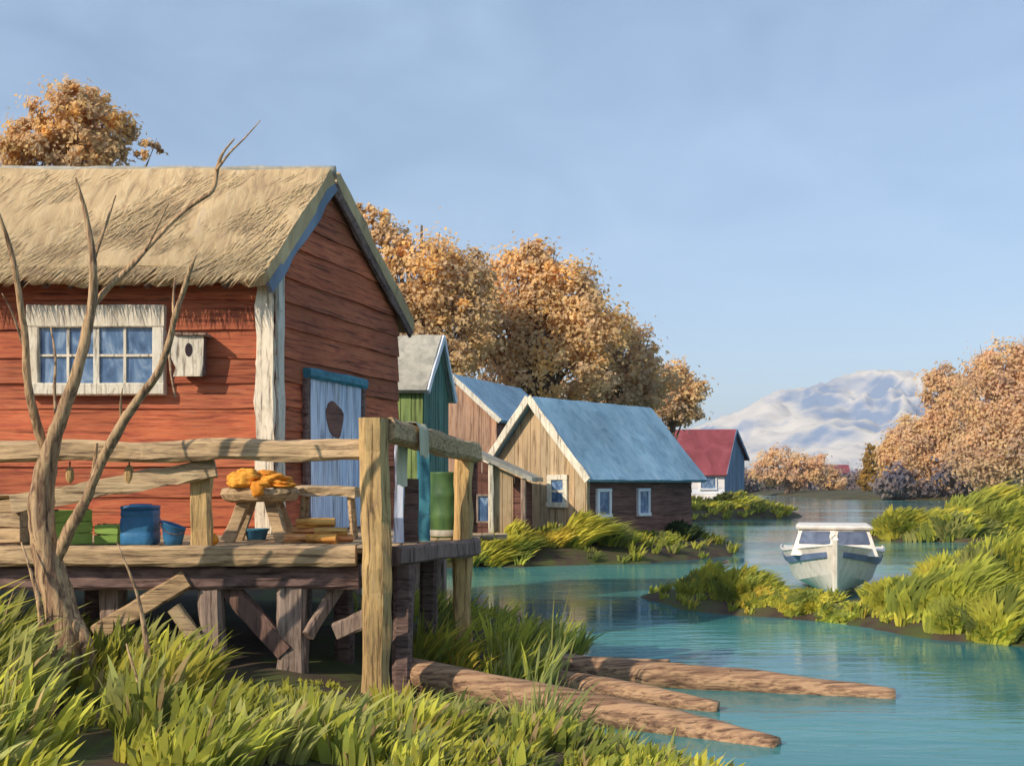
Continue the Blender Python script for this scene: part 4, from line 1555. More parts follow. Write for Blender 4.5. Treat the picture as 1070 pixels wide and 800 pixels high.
# ------------------------------------------------------------------ logs afloat
def log(pts, rads, label, side=None):
    c = pts[0].lerp(pts[-1], 0.5)
    m = MB()
    n = len(pts)
    tube(m, pts, rads, 14, jit=0.07, sub=8)
    if side:
        for (q, dx, dz, r) in side:
            p = pts[0].lerp(pts[-1], q)
            tube(m, [p, p + Vector((dx * 0.5, -0.05, dz * 0.6)), p + Vector((dx, -0.08, dz))], [r, r * 0.8, r * 0.5], 8, jit=0.1)
    o = obj('driftwood_log', m, 'log', loc=c, smooth=True)
    return tag(o, label, 'log', 'logs lying along the bank')


log([P(560, 697, 13.0) + Vector((0, 0, 0.02)), P(680, 705, 12.6), P(800, 716, 12.3), P(935, 730, 11.9)], [0.165, 0.175, 0.165, 0.12], 'long upper log reaching farthest right into the water', [(0.55, 0.03, 0.17, 0.035)])
log([P(428, 712, 11.1) + Vector((0, 0, 0.10)), P(560, 733, 10.7) + Vector((0, 0, 0.03)), P(690, 755, 10.3), P(812, 785, 9.7)], [0.165, 0.175, 0.165, 0.13], 'thick lower log nearest the viewer running down from the grassy bank')
log([P(560, 707, 12.0), P(650, 722, 11.6), P(750, 742, 11.2)], [0.12, 0.125, 0.095], 'short middle log wedged between the upper and lower logs')
log([P(600, 690, 13.6), P(650, 692, 13.5), P(700, 690, 13.5)], [0.05, 0.06, 0.02], 'thin dark stub of driftwood behind the long upper log')


# ------------------------------------------------------------------ bare tree by the deck
def build_bare_tree():
    D0 = 9.35
    root = thing('bare_tree', (P(62, 0, D0).x, D0, gz(P(62, 0, D0).x, D0)), 'leafless twisted tree with pale bark standing before the deck', 'tree')

    def path(lst, dd):
        n = len(lst)
        pts = [P(x, y, D0 + (dd * i / max(n - 1, 1))) for i, (x, y, r) in enumerate(lst)]
        return pts, [r * (0.80 if r > 14 else 0.58) * D0 / FPX for (_, _, r) in lst]
    m = MB()
    pts, rad = path([(72, 725, 30), (70, 690, 26), (64, 640, 21), (50, 585, 17), (43, 540, 16), (46, 500, 15), (55, 462, 13.5), (66, 430, 11.5), (80, 390, 10), (90, 350, 9), (97, 310, 8), (97, 270, 6), (90, 225, 4.2), (79, 186, 2)], -0.1)
    tube(m, pts, rad, 12, jit=0.12, sub=5)
    for lst, dd in (([(60, 640, 14), (48, 680, 12), (40, 725, 8)], -0.25), ([(72, 640, 14), (88, 670, 12), (100, 720, 7)], -0.2), ([(70, 630, 12), (84, 655, 10), (96, 675, 6)], 0.3)):
        pts, rad = path(lst, dd)
        tube(m, pts, rad, 9, jit=0.14, sub=4)
    trunk = obj('trunk', m, 'bark', root, smooth=True)
    for lst, dd in (
        ([(49, 478, 9), (38, 440, 8), (29, 400, 7), (26, 352, 6), (20, 310, 5.5), (14, 272, 4.5), (4, 238, 3), (-4, 215, 1.5)], -0.5),
        ([(56, 590, 13), (74, 552, 11), (90, 522, 9), (101, 494, 8.5), (112, 470, 9), (128, 442, 8.5), (148, 412, 7.5), (165, 390, 6.5), (177, 356, 5.5), (183, 330, 5), (191, 306, 4.5), (198, 284, 3.6), (204, 268, 1.6)], -0.6),
        ([(97, 320, 6), (112, 302, 5.5), (133, 282, 5), (150, 264, 4), (163, 250, 3.4), (181, 231, 3.6), (202, 213, 4), (222, 199, 4), (227, 176, 4), (233, 160, 2.6), (245, 145, 1.2)], 0.35),
        ([(96, 506, 5), (99, 484, 4), (101, 463, 2.6)], -0.1),
        ([(226, 178, 3), (240, 160, 2), (256, 144, 1.3), (272, 126, 0.8)], 0.2),
        ([(199, 284, 2.4), (212, 279, 1.8), (226, 272, 1)], 0.1),
        ([(182, 334, 3), (181, 312, 2.4), (183, 290, 1.2)], 0.1),
        ([(60, 448, 3), (57, 410, 2.8), (58, 375, 2.3), (53, 342, 1.2)], 0.3),
        ([(98, 272, 3.4), (106, 248, 2.8), (114, 225, 2.2), (121, 204, 1.2)], 0.1),
        ([(152, 262, 2.6), (163, 240, 2.2), (176, 212, 1)], -0.1),
        ([(177, 356, 3), (178, 385, 2.2), (183, 415, 1.2)], -0.2),
        ([(24, 360, 2.4), (14, 330, 1.8), (2, 306, 0.9)], -0.2),
        ([(128, 442, 3), (126, 425, 2.4), (128, 405, 1)], -0.1)):
        m = MB()
        pts, rad = path(lst, dd)
        tube(m, pts, rad, 8, jit=0.14, sub=4, col=vary(0.12))
        obj('branch', m, 'bark', root, smooth=True)


build_bare_tree()


# ------------------------------------------------------------------ leafy trees in autumn colour
def leaf_cloud(mb, lobes, n, size, cols, rng, clump=0.23, flat=1.0):
    """many small leaves in clumps through the lobes' volume. lobes: (centre, rx, ry, rz)"""
    vol = np.array([l[1] * l[3] for l in lobes])
    pr = vol / vol.sum()
    ncl = max(12, n // 46)
    hue = [rng.uniform(0.92, 1.08) for _ in lobes]
    for c in range(ncl):
        li = rng.choice(len(lobes), p=pr)
        L = lobes[li]
        d = rng.normal(size=3)
        d /= np.linalg.norm(d)
        rad = rng.uniform(0.48, 1.12) ** 0.5
        ctr = np.array(L[0]) + d * np.array(L[1:4]) * rad
        cr = clump * rng.uniform(0.5, 1.25) * min(L[1], L[3])
        base = cols[rng.integers(len(cols))]
        k = rng.uniform(0.86, 1.12) * hue[li]
        m = int(46 * rng.uniform(0.5, 1.5))
        off = rng.normal(size=(m, 3)) * cr * np.array([0.7, 0.7, 0.6])
        off *= np.where(rng.random((m, 1)) < 0.16, 2.1, 1.0)     # stray leaves make the edge feathery
        pos = ctr + off
        nr = (pos - np.array(L[0])) / np.array(L[1:4])
        nr = nr / (np.linalg.norm(nr, axis=1, keepdims=True) + 1e-6) * 0.7 + (pos - ctr) / cr * 0.35 + rng.normal(size=(m, 3)) * 0.40 + np.array(SUN)[None, :] * 0.75
        nr /= np.linalg.norm(nr, axis=1, keepdims=True) + 1e-6
        a = np.cross(nr, rng.normal(size=(m, 3)))
        a /= np.linalg.norm(a, axis=1, keepdims=True) + 1e-6
        b = np.cross(nr, a)
        s = size * rng.uniform(0.55, 1.3, (m, 1))
        kk = k * rng.uniform(0.88, 1.12, m)
        bow = nr * s * 0.12
        quad = np.stack([pos - a * s * 0.6 - bow, pos + b * s * 0.36 + a * s * 0.05, pos + a * s * 0.6 - bow, pos - b * s * 0.36 + a * s * 0.05], 1).reshape(-1, 3)
        o = len(mb.v)
        mb.v += quad.tolist()
        mb.f += [(o + 4 * i, o + 4 * i + 1, o + 4 * i + 2, o + 4 * i + 3) for i in range(m)]
        for q in kk:
            mb.c += [(base[0] * q, base[1] * q, base[2] * q)] * 4


def leafy_tree(name, d, lobes_px, n, size_px, cols, label, seed, group, trunk_px=None, trunk_r=0.25, depth=0.8, cat='tree'):
    rng = np.random.default_rng(seed)
    lobes = []
    for (cx, cy, rx, ry) in lobes_px:
        dd = d + rng.uniform(-0.35, 0.35) * rx * d / FPX
        c = P(cx, cy, dd)
        lobes.append((c, rx * d / FPX, rx * d / FPX * depth, ry * d / FPX))
    tx = trunk_px if trunk_px else sum(l[0] for l in lobes_px) / len(lobes_px)
    bx = P(tx, 0, d).x
    g0 = gz(bx, d)
    root = thing(name, (bx, d, g0), label, cat, group)
    m = MB()
    cz = sum(l[0].z for l in lobes) / len(lobes)
    top = max(l[0].z for l in lobes)
    b0 = Vector((bx, d, g0 - 0.2))
    fork = b0.lerp(Vector((bx, d, cz)), 0.55)
    tube(m, [b0, b0.lerp(fork, 0.5) + Vector((rng.uniform(-.2, .2), 0, 0)), fork, Vector((bx + rng.uniform(-.3, .3), d, top))], [trunk_r * 1.3, trunk_r, trunk_r * 0.8, trunk_r * 0.15], 8, jit=0.08)
    for l in lobes:
        for q in range(7 if l[1] > 22 * d / FPX else 2):
            e = l[0] + Vector((rng.uniform(-.95, .95) * l[1], rng.uniform(-.7, .7) * l[2], rng.uniform(-.3, 1.12) * l[3]))
            s = b0.lerp(fork, rng.uniform(0.75, 1.0))
            mid = s.lerp(e, 0.5) + Vector((0, 0, rng.uniform(-.1, .15) * l[3]))
            tube(m, [s, mid, e], [trunk_r * 0.42, trunk_r * 0.2, trunk_r * 0.03], 5, jit=0.1)
    obj('trunk', m, 'bark2', root, smooth=True)
    m = MB()
    leaf_cloud(m, lobes, int(n * (1.7 if d < 100 else 2.6)), size_px * 0.92 * d / FPX, cols, rng)
    obj('crown', m, 'leaf', root)
    return root


def thicket():
    m = MB()
    rng = np.random.default_rng(77)
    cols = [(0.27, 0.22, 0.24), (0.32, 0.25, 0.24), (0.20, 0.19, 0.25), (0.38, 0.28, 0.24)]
    lobes = []
    for k in range(70):
        x = rng.uniform(38, 120)
        lobes.append((Vector((x, 265 + rng.uniform(-2, 6), 2.2 + rng.uniform(0, 1.2))), rng.uniform(3, 6), 2.5, rng.uniform(1.8, 3.6)))
    for k in range(44):  # right bank shrubs raised in mauve, standing in for shade under the trees
        q = rng.uniform(0, 1) ** 1.2
        x = 57 + q * 55
        hh = rng.uniform(1.4, 3.2) * (0.7 + 0.8 * q)
        lobes.append((Vector((x, 160 - q * 24 + rng.uniform(0, 4), 1.0 + hh * 0.9)), rng.uniform(2, 4), 1.6, hh))
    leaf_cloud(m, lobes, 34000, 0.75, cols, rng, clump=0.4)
    tag(obj('shore_thicket', m, 'leaf'), 'low dull thicket lining the far shore, mauve for the shade under the right trees', 'thicket', kind='stuff')


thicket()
OCH = [(0.83, 0.58, 0.28), (0.87, 0.63, 0.32), (0.81, 0.56, 0.29), (0.87, 0.56, 0.21), (0.78, 0.56, 0.33), (0.74, 0.54, 0.33)]
DUL = [(0.80, 0.54, 0.28), (0.74, 0.51, 0.30), (0.84, 0.56, 0.27), (0.70, 0.50, 0.31)]
PNK = [(0.82, 0.57, 0.32), (0.80, 0.53, 0.31), (0.72, 0.50, 0.34), (0.84, 0.60, 0.32)]
GT = 'autumn trees behind the cabins'
leafy_tree('autumn_tree', 40, [(72, 130, 40, 34), (38, 148, 30, 22), (108, 140, 32, 26), (85, 105, 26, 20), (60, 165, 60, 30), (155, 157, 12, 12)], 9000, 5.5, OCH, 'orange-brown tree crown rising over the straw roof at the upper left', 3, GT, trunk_px=75, trunk_r=0.22)
leafy_tree('autumn_tree', 52, [(400, 262, 28, 32), (440, 290, 46, 42), (478, 300, 36, 42), (420, 335, 46, 40), (470, 345, 44, 40), (392, 235, 15, 22), (370, 240, 14, 26), (440, 385, 50, 30)], 15000, 5.0, OCH, 'tall ochre tree rising right behind the gable of the red house', 4, GT, trunk_px=440, trunk_r=0.35)
leafy_tree('autumn_tree', 58, [(545, 300, 40, 36), (580, 310, 46, 40), (560, 350, 60, 44), (610, 345, 44, 38), (520, 345, 36, 36), (560, 275, 24, 22), (570, 395, 70, 30)], 17000, 5.0, OCH, 'broadest and fullest golden tree above the ochre cabin roof', 5, GT, trunk_px=562, trunk_r=0.4)
leafy_tree('autumn_tree', 64, [(650, 372, 34, 32), (632, 352, 26, 26), (660, 400, 44, 26), (640, 410, 50, 26)], 8000, 4.6, DUL, 'dull brown lower tree right of the broad golden one', 6, GT, trunk_px=648, trunk_r=0.28)
leafy_tree('autumn_tree', 75, [(695, 405, 30, 24), (718, 415, 20, 22), (690, 425, 40, 22)], 5000, 4.4, DUL + OCH[:2], 'small brown tree just above the maroon roof', 7, GT, trunk_px=700, trunk_r=0.25)
leafy_tree('autumn_tree', 70, [(500, 395, 60, 30), (600, 420, 60, 24), (420, 400, 60, 30)], 6000, 4.6, DUL, 'low dull brown thicket tree behind the pink house roof', 8, GT, trunk_px=520, trunk_r=0.25)
GF = 'small autumn trees on the far shore'
leafy_tree('far_tree', 225, [(815, 485, 24, 18), (842, 488, 20, 16), (800, 492, 18, 14), (832, 498, 34, 12)], 3000, 3.2, PNK, 'rounded pale orange tree on the far shore right of the maroon house', 9, GF, trunk_px=822, trunk_r=0.5)
leafy_tree('far_tree', 245, [(862, 497, 14, 12), (873, 504, 14, 9)], 900, 3.0, DUL, 'low dull tree on the far shore beside the tiny boathouse', 10, GF, trunk_px=864, trunk_r=0.4)
leafy_tree('far_tree', 200, [(909, 480, 8, 16), (912, 492, 9, 14), (907, 500, 9, 12)], 1600, 3.0, [(0.42, 0.26, 0.06), (0.50, 0.30, 0.06)], 'narrow yellow tree standing alone at the water by the right woods', 11, GF, trunk_px=910, trunk_r=0.3)
GR = 'tall autumn trees on the right bank'
leafy_tree('autumn_tree', 150, [(1050, 385, 28, 30), (1030, 410, 34, 36), (1075, 420, 34, 50), (1060, 460, 44, 40), (1030, 478, 36, 34)], 11000, 3.8, PNK, 'tallest pink-orange tree at the right edge of the picture', 12, GR, trunk_px=1050, trunk_r=0.7)
leafy_tree('autumn_tree', 162, [(985, 410, 20, 26), (998, 440, 30, 34), (975, 465, 28, 30), (1000, 485, 34, 26)], 8000, 3.6, PNK, 'orange tree on the right bank left of the tallest one', 13, GR, trunk_px=990, trunk_r=0.6)
leafy_tree('autumn_tree', 175, [(950, 458, 20, 22), (938, 480, 20, 22), (960, 490, 26, 18)], 5000, 3.4, PNK + OCH[:2], 'smaller orange tree at the left end of the right bank woods', 14, GR, trunk_px=950, trunk_r=0.5)


# ------------------------------------------------------------------ grass, reeds and bank plants
GRN = [(0.37, 0.40, 0.07), (0.46, 0.47, 0.07), (0.27, 0.31, 0.06), (0.54, 0.53, 0.08), (0.17, 0.20, 0.055), (0.34, 0.34, 0.10)]
YEL = [(0.50, 0.48, 0.07), (0.58, 0.52, 0.075), (0.38, 0.38, 0.06), (0.26, 0.29, 0.06), (0.60, 0.47, 0.07)]
OLV = [(0.31, 0.34, 0.11), (0.39, 0.40, 0.13), (0.45, 0.45, 0.14), (0.21, 0.24, 0.08)]


def blade(mb, p, h, w, lean, bend, col, seg=4):
    """one leaf blade: rises, arches over along lean"""
    lx, ly = lean
    sx, sy = 0.87, -0.50                                      # leaves turn their faces to the light
    an = rr(-0.75, 0.75)
    sx, sy = sx * math.cos(an) - sy * math.sin(an), sx * math.sin(an) + sy * math.cos(an)
    vs, fs = [], []
    for i in range(seg + 1):
        q = i / seg
        f = bend * q * q
        x = p[0] + lx * h * (0.25 * q + f)
        y = p[1] + ly * h * (0.25 * q + f)
        z = p[2] + h * (q - 0.35 * f * q)
        ww = w * (0.75 + 0.5 * q) * (1 - q ** 2.2) if i else w * 0.6
        if i == seg:
            vs.append((x, y, z))
        else:
            vs += [(x - sx * ww, y - sy * ww, z), (x + sx * ww, y + sy * ww, z)]
    for i in range(seg - 1):
        a = i * 2
        fs.append((a, a + 1, a + 3, a + 2))
    a = (seg - 1) * 2
    fs.append((a, a + 1, a + 2))
    mb.add(vs, fs, col)


def tuft(mb, x, y, z, h, spread, n, wd, cols, lean=(0.35, 0.0), arch=0.5):
    base = random.choice(cols)
    k0 = rr(0.8, 1.2)
    for i in range(n):
        a = rr(0, 2 * math.pi)
        r = spread * math.sqrt(random.random())
        bx, by = x + math.cos(a) * r * 0.6, y + math.sin(a) * r * 0.6
        ln = (math.cos(a) * rr(0.2, 1.0) + lean[0] * rr(0.3, 1.8), math.sin(a) * rr(0.2, 1.0) + lean[1])
        c = base if random.random() < 0.7 else random.choice(cols)
        k = k0 * rr(0.75, 1.25)
        blade(mb, (bx, by, z - 0.03), h * rr(0.5, 1.1), wd * rr(0.6, 1.3), ln, rr(0.1, arch), (c[0] * k, c[1] * k, c[2] * k))


def build_meadow():
    mb = MB()
    n = tries = 0
    while n < 310 and tries < 12000:
        tries += 1
        d = rr(5.4, 13.6) if random.random() < 0.62 else rr(5.6, 9.6)
        px = rr(-110, 760)
        x = P(px, 0, d).x
        z = gz(x, d)
        if z < 0.05:
            continue
        if d > 10.2 and x < -1.2 and random.random() < 0.9:
            continue                                          # the dry shade under the deck
        if noise.noise(Vector((x * 1.3, d * 0.9, 4.0))) < (0.02 if d < 7.4 else -0.12) and d < 9.4 and px < 400:
            continue                                          # bare patches of soil
        # tall at the left by the tree, low before the deck posts, middling by the logs
        if px < 40:
            tall = np.interp(d, [6, 8, 9.5, 10.5], [0.45, 0.75, 0.95, 0.5])
        elif px < 100:
            tall = np.interp(d, [6, 8, 8.6, 9.3, 10.5], [0.34, 0.34, 0.20, 0.16, 0.4])
        elif px < 200:
            tall = np.interp(d, [6, 8, 9.8, 10.5], [0.36, 0.60, 0.66, 0.35])
        elif px < 380:
            tall = np.interp(d, [6, 7.4, 8.4, 9.2, 10.5], [0.36, 0.44, 0.30, 0.14, 0.08])
        else:
            tall = np.interp(px, [380, 420, 470, 600, 760], [0.30, 0.40, 0.32, 0.26, 0.24])
            if d > 9.3:
                tall = 0.10
        tall *= rr(0.65, 1.3)
        r = random.random()
        cols = GRN if r < 0.5 else (OLV if r < 0.7 else YEL[:3])
        k = rr(0.75, 1.25)
        base = random.choice(cols)
        la = rr(-0.1, 1.0)                                    # the whole clump leans one way
        nb = int(34 + 60 * tall)
        sp = 0.10 + 0.16 * tall
        for i in range(nb):
            a, r = rr(0, 2 * math.pi), math.sqrt(random.random())
            bx, by = x + math.cos(a) * r * sp * 1.3, d + math.sin(a) * r * sp
            c = base if random.random() < 0.75 else random.choice(cols)
            if random.random() < 0.05:
                c = (0.50, 0.36, 0.17)                            # last year's dry leaf
            q = k * rr(0.8, 1.2)
            blade(mb, (bx, by, gz(bx, by) - 0.03), tall * rr(0.45, 1.05) * (1.1 - 0.35 * r), (0.019 + 0.022 * tall) * (rr(0.8, 1.8) if random.random() < 0.65 else rr(0.15, 0.4)),
                  (la + math.cos(a) * r * 0.55 + rr(-.15, .15), math.sin(a) * r * 0.6 + rr(-.2, .2)), rr(0.1, 0.65), (c[0] * q, c[1] * q, c[2] * q), seg=5)
        n += 1
    tag(obj('meadow_grass', mb, 'blade'), 'long green grass covering the near bank before the deck', 'grass', kind='stuff')


def plant(name, px, d, h, w, n, wd, cols, label, lean=(0.35, 0), arch=0.5, dep=0.6, cat='bush', group=None, sub=9, z=None):
    """a leafy clump standing on the bank: several shoots, each with many blades"""
    x0 = P(px, 0, d).x
    g = gz(x0, d) if z is None else z
    g = max(g, 0.0)
    m = MB()
    if 'bush' in name:
        sd_ = rr(0, 90)
        for i in range(int(n * 2.3)):
            a, r = rr(0, 2 * math.pi), math.sqrt(random.random())
            ex, ey = math.cos(a) * r, math.sin(a) * r
            x, y = x0 + ex * w * 0.5, d + ey * dep * 0.5
            zg = gz(x, y)
            if zg < -0.05:
                continue
            crest = 0.55 + 0.6 * noise.noise(Vector((x * 1.8 / max(w, .6), sd_, 0)))
            zz = zg + h * 0.62 * crest * (1 - r * r) * random.random() ** 0.5
            nv = noise.noise_vector(Vector((x * 1.6 / max(h, .5), y * 1.6 / max(h, .5), zz / h * 1.5 + sd_)))
            lx = ex * 0.7 + lean[0] * 1.2 + nv.x * 1.1
            ly = ey * 0.7 + lean[1] + nv.y * 0.8
            tn = noise.noise(Vector((x * 2.2 / max(h, .5), sd_ + 7, zz * 2 / h)))
            c = cols[int((tn * 0.8 + 0.5) * len(cols)) % len(cols)]
            k = rr(0.8, 1.2) * (1 + 0.25 * nv.z)
            blade(m, (x, y, zz - 0.02), h * rr(0.22, 0.5), wd * rr(0.9, 2.0), (lx * 1.3, ly * 1.3), rr(0.2, arch + 0.4), (c[0] * k, c[1] * k, c[2] * k), seg=3)
        sub = 0
    for i in range(sub):
        q = rr(-1, 1)
        x = x0 + q * w / 2
        y = d + rr(-0.5, 0.5) * dep
        zz = gz(x, y)
        if zz < -0.15:
            x, y = x0 + q * w / 4, d
            zz = gz(x, y)
        zz = max(zz, -0.05)
        hh = h * (1 - 0.45 * q * q) * rr(0.65, 1.1)
        tuft(m, x, y, zz, hh, hh * 0.35, max(6, n // sub), wd, cols, lean, arch)
    o = obj(name, m, 'blade', loc=(x0, d, g))
    return tag(o, label, cat, group)


def build_cover():
    mb = MB()
    for (x0, x1, y0, y1, n, h, wd, cols) in ((2.4, 13, 14.2, 26, 430, 0.26, 0.03, YEL + GRN[:4]), (15, 34, 42.5, 53, 260, 0.6, 0.06, YEL + GRN), (-5, 8, 24, 40, 330, 0.42, 0.035, YEL + GRN),
                                             (6, 24, 60, 84, 260, 0.7, 0.10, YEL + GRN), (-2.2, 1, 13.4, 18, 70, 0.45, 0.02, GRN)):
        k = t = 0
        while k < n and t < n * 20:
            t += 1
            x, y = rr(x0, x1), rr(y0, y1)
            z = gz(x, y)
            if z < 0.04:
                continue
            if abs(x - 0.313 * y) < 1.1 and 19.6 < y < 28:
                continue
            tuft(mb, x, y, z, h * rr(0.5, 1.2), h * 0.6, 15, wd, cols, (0.5, 0), 0.6)
            k += 1
    tag(obj('bank_grass', mb, 'blade'), 'low green grass on the far banks and the islet', 'grass', kind='stuff')


build_meadow()
build_cover()
plant('reed_clump', 505, 11.4, 0.55, 0.6, 240, 0.02, GRN, 'short green reeds between the yellow-green clump and the olive clump with a spike', (0.5, 0), 0.5, 0.5, 'reeds')
# near tufts with a shape of their own
plant('reed_clump', 458, 11.75, 0.85, 0.6, 340, 0.022, YEL, 'yellow-green grass clump at the foot of the far deck post', (0.6, 0), 0.6, 0.7, 'reeds')
plant('reed_clump', 540, 11.75, 0.78, 0.55, 420, 0.02, OLV + GRN[:2], 'olive reed clump with a tall spike behind the logs', (0.35, 0), 0.35, 0.5, 'reeds')
plant('reed_clump', 572, 11.9, 1.25, 0.14, 26, 0.014, OLV, 'few tall thin reed spikes rising over the water left of the log stub', (0.05, 0), 0.1, 0.15, 'reeds', sub=3)
plant('reed_clump', 568, 8.9, 0.62, 0.5, 190, 0.016, OLV, 'broad grey-green reed clump before the lower log', (0.4, 0), 0.45, 0.5, 'reeds')
plant('reed_clump', 694, 8.45, 0.62, 0.16, 40, 0.016, OLV, 'slim reed spike in front of the right end of the lower log', (0.25, 0), 0.25, 0.2, 'reeds', sub=3, z=0.0)
plant('reed_clump', 640, 8.4, 0.36, 0.3, 70, 0.015, OLV, 'short reed tuft at the water between the broad clump and the slim spike', (0.4, 0), 0.4, 0.3, 'reeds', sub=4)
# the cabins' bank
plant('bank_bush', 505, 31.0, 1.1, 1.3, 340, 0.045, YEL, 'yellow-green bush below the lean-to at the water edge', (0.5, 0), 0.5, 1.0, 'bush')
plant('bank_bush', 535, 31.5, 1.45, 0.8, 260, 0.05, YEL, 'pointed bright bush leaning right before the lean-to doorway', (0.8, 0), 0.4, 0.8, 'bush')
plant('bank_bush', 575, 32.6, 1.05, 1.5, 380, 0.045, YEL, 'low broad bush under the white window of the ochre cabin', (0.5, 0), 0.5, 0.8, 'bush')
plant('bank_bush', 600, 32.7, 1.75, 0.7, 260, 0.05, YEL, 'tallest pointed bush at the corner of the ochre cabin', (0.7, 0), 0.35, 0.7, 'bush')
plant('bank_bush', 643, 33.5, 1.0, 1.1, 300, 0.05, GRN, 'dark green bush under the left side window of the brown wall', (0.4, 0), 0.5, 0.7, 'bush')
plant('bank_bush', 682, 35.0, 0.75, 1.5, 300, 0.05, GRN, 'low dark bush under the right side window of the brown wall', (0.4, 0), 0.5, 0.7, 'bush')
plant('bank_bush', 712, 36.6, 1.1, 0.9, 220, 0.05, [(0.05, 0.08, 0.025), (0.035, 0.055, 0.02)], 'dark green bush at the right end of the brown wall', (0.3, 0), 0.5, 0.8, 'bush')
# the bank before the maroon house
plant('bank_bush', 738, 76, 0.95, 4.4, 380, 0.11, YEL, 'yellow grass bank before the maroon roofed house', (0.5, 0), 0.5, 2.5, 'bush')
plant('bank_bush', 768, 78, 1.7, 2.6, 300, 0.12, GRN + YEL[:2], 'rounded green bush right of the yellow grass by the maroon house', (0.4, 0), 0.5, 2.0, 'bush')
# the islet
GI = 'bushes on the boat islet'
plant('islet_bush', 737, 21.2, 0.7, 1.0, 420, 0.032, YEL, 'small yellow-green bush at the left tip of the islet', (0.3, 0), 0.5, 0.8, 'bush', GI)
plant('islet_bush', 775, 20.3, 0.8, 1.2, 600, 0.034, YEL, 'full bright bush left of the boat, second from the islet tip', (0.4, 0), 0.45, 1.0, 'bush', GI)
plant('islet_bush', 798, 19.7, 0.42, 1.0, 360, 0.032, YEL, 'low bush at the water in front of the golden spiky bush', (0.4, 0), 0.5, 0.7, 'bush', GI)
plant('islet_bush', 803, 20.8, 0.7, 0.7, 320, 0.032, YEL + [(0.32, 0.22, 0.03)], 'golden spiky bush beside the left bow of the boat', (0.25, 0), 0.35, 0.8, 'bush', GI)
plant('islet_bush', 840, 19.2, 0.34, 1.0, 480, 0.032, YEL, 'low leafy bush in front of the boat on the left', (0.4, 0), 0.5, 0.9, 'bush', GI)
plant('islet_bush', 880, 18.5, 0.2, 0.9, 300, 0.03, GRN, 'lowest dark green bush under the bow of the boat', (0.4, 0), 0.5, 0.8, 'bush', GI)
plant('islet_bush', 940, 18.5, 0.7, 1.2, 620, 0.034, GRN[:4] + YEL[:2], 'leafy bush right of the boat at the front of the islet', (0.5, 0), 0.5, 1.2, 'bush', GI)
plant('islet_bush', 965, 20.2, 1.0, 1.2, 460, 0.034, GRN[:4], 'taller green bush just right of the boat stern', (0.3, 0), 0.45, 1.0, 'bush', GI)
plant('islet_bush', 975, 17.7, 1.1, 1.5, 720, 0.034, GRN[:4] + YEL[:2], 'wide bright bush in the middle of the right part of the islet', (0.6, 0), 0.5, 1.3, 'bush', GI)
plant('islet_bush', 1020, 17.3, 1.25, 1.5, 760, 0.034, GRN[:4] + YEL[:1], 'tall sweeping bush near the right edge of the islet', (0.7, 0), 0.5, 1.3, 'bush', GI)
plant('islet_bush', 1060, 18.0, 2.0, 1.7, 800, 0.036, GRN, 'highest dark green bush at the right edge of the picture', (0.4, 0), 0.45, 1.4, 'bush', GI)
plant('islet_bush', 1010, 16.6, 0.7, 1.3, 460, 0.03, GRN[:4], 'low green bush at the water under the sweeping bush', (0.4, 0), 0.5, 0.7, 'bush', GI)
plant('islet_bush', 1056, 16.1, 0.95, 1.2, 520, 0.03, GRN[2:], 'dark low bush at the right edge next to the water', (0.4, 0), 0.5, 0.8, 'bush', GI)
plant('islet_bush', 1002, 21.6, 1.25, 1.5, 520, 0.036, GRN[:4] + YEL[:2], 'bush at the back of the islet beside the inlet', (0.5, 0), 0.5, 1.3, 'bush', GI)
plant('islet_bush', 1046, 22.6, 1.75, 1.9, 640, 0.038, GRN[:4] + YEL[:2], 'tall bush at the back of the islet near the right edge', (0.6, 0), 0.5, 1.5, 'bush', GI)
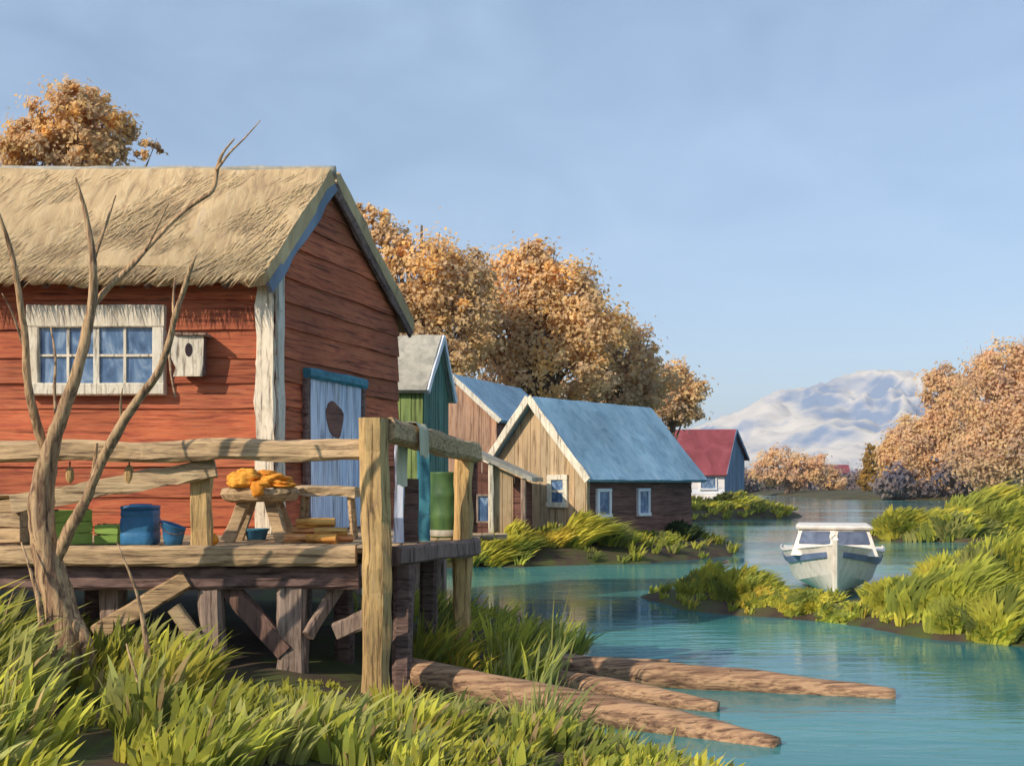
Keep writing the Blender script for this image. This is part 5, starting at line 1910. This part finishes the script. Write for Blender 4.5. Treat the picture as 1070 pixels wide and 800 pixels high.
# the spit behind
GP = 'bushes on the spit behind the islet'
plant('spit_bush', 938, 45.6, 1.8, 1.6, 420, 0.075, YEL, 'yellow bush at the left tip of the spit behind the islet', (0.2, 0), 0.4, 1.5, 'bush', GP)
plant('spit_bush', 975, 45.5, 1.9, 2.6, 620, 0.08, YEL, 'long yellow-green bush in the middle of the spit', (0.7, 0), 0.5, 1.8, 'bush', GP)
plant('spit_bush', 1018, 46.0, 2.7, 2.4, 620, 0.085, YEL[:3] + GRN[:2], 'tallest leaning bush on the spit', (0.8, 0), 0.4, 1.8, 'bush', GP)
plant('spit_bush', 1062, 45.0, 2.6, 2.6, 560, 0.085, GRN, 'green bush of the spit at the right edge of the picture', (0.6, 0), 0.5, 1.8, 'bush', GP)
plant('spit_bush', 1000, 44.4, 1.3, 4.4, 560, 0.075, GRN[2:], 'low dark bush along the front of the spit by the water', (0.4, 0), 0.5, 1.0, 'bush', GP)

# dry stalks before the deck
for (pts, lab) in (([(155, 695), (150, 650), (140, 610), (122, 566)], 'tall dry stalk with a bent tip crossing the pale brace under the deck'),
                   ([(44, 668), (40, 625), (30, 590), (22, 566)], 'short dry stalk left of the bare tree trunk'),
                   ([(157, 770), (150, 735), (140, 700), (132, 672)], 'leaning dry stalk low in the grass below the tall stalk'),
                   ([(152, 800), (160, 765), (156, 742)], 'broken pale stalk at the bottom of the grass')):
    n = len(pts)
    d0 = 9.0 if pts[0][1] < 700 else 7.7
    q = [P(x, y, d0 + 0.05 * i) for i, (x, y) in enumerate(pts)]
    q.insert(0, Vector((q[0].x, q[0].y, gz(q[0].x, q[0].y) - 0.03)) if q[0].z > gz(q[0].x, q[0].y) else q[0] + Vector((0, 0, -0.05)))
    m = MB()
    tube(m, q, [0.036 - 0.031 * i / n for i in range(n + 1)], 7, jit=0.2, col=vary(0.2))
    tag(obj('dry_stalk', m, 'bark', loc=q[0], smooth=True), lab, 'stalk', 'dry stalks in the near grass')

# ------------------------------------------------------------------ the air
def build_haze(density):
    m = bpy.data.materials.new('haze_air')
    m.use_nodes = True
    n, l = m.node_tree.nodes, m.node_tree.links
    n.clear()
    out = n.new('ShaderNodeOutputMaterial')
    pv = n.new('ShaderNodeVolumePrincipled')
    pv.inputs['Color'].default_value = (0.86, 0.92, 1.0, 1)
    pv.inputs['Density'].default_value = density
    pv.inputs['Anisotropy'].default_value = 0.0
    l.new(pv.outputs[0], out.inputs['Volume'])
    m.cycles.homogeneous_volume = True
    mb = MB()
    box(mb, (0, 0, 200), (1, 0, 0), (0, 1, 0), (0, 0, 1), 9300, 9300, 208)
    tag(obj('haze', mb, m, loc=(0, 0, 200)), 'thin pale air that fades the far shore and the mountain', 'haze', kind='stuff')


build_haze(0.00016)
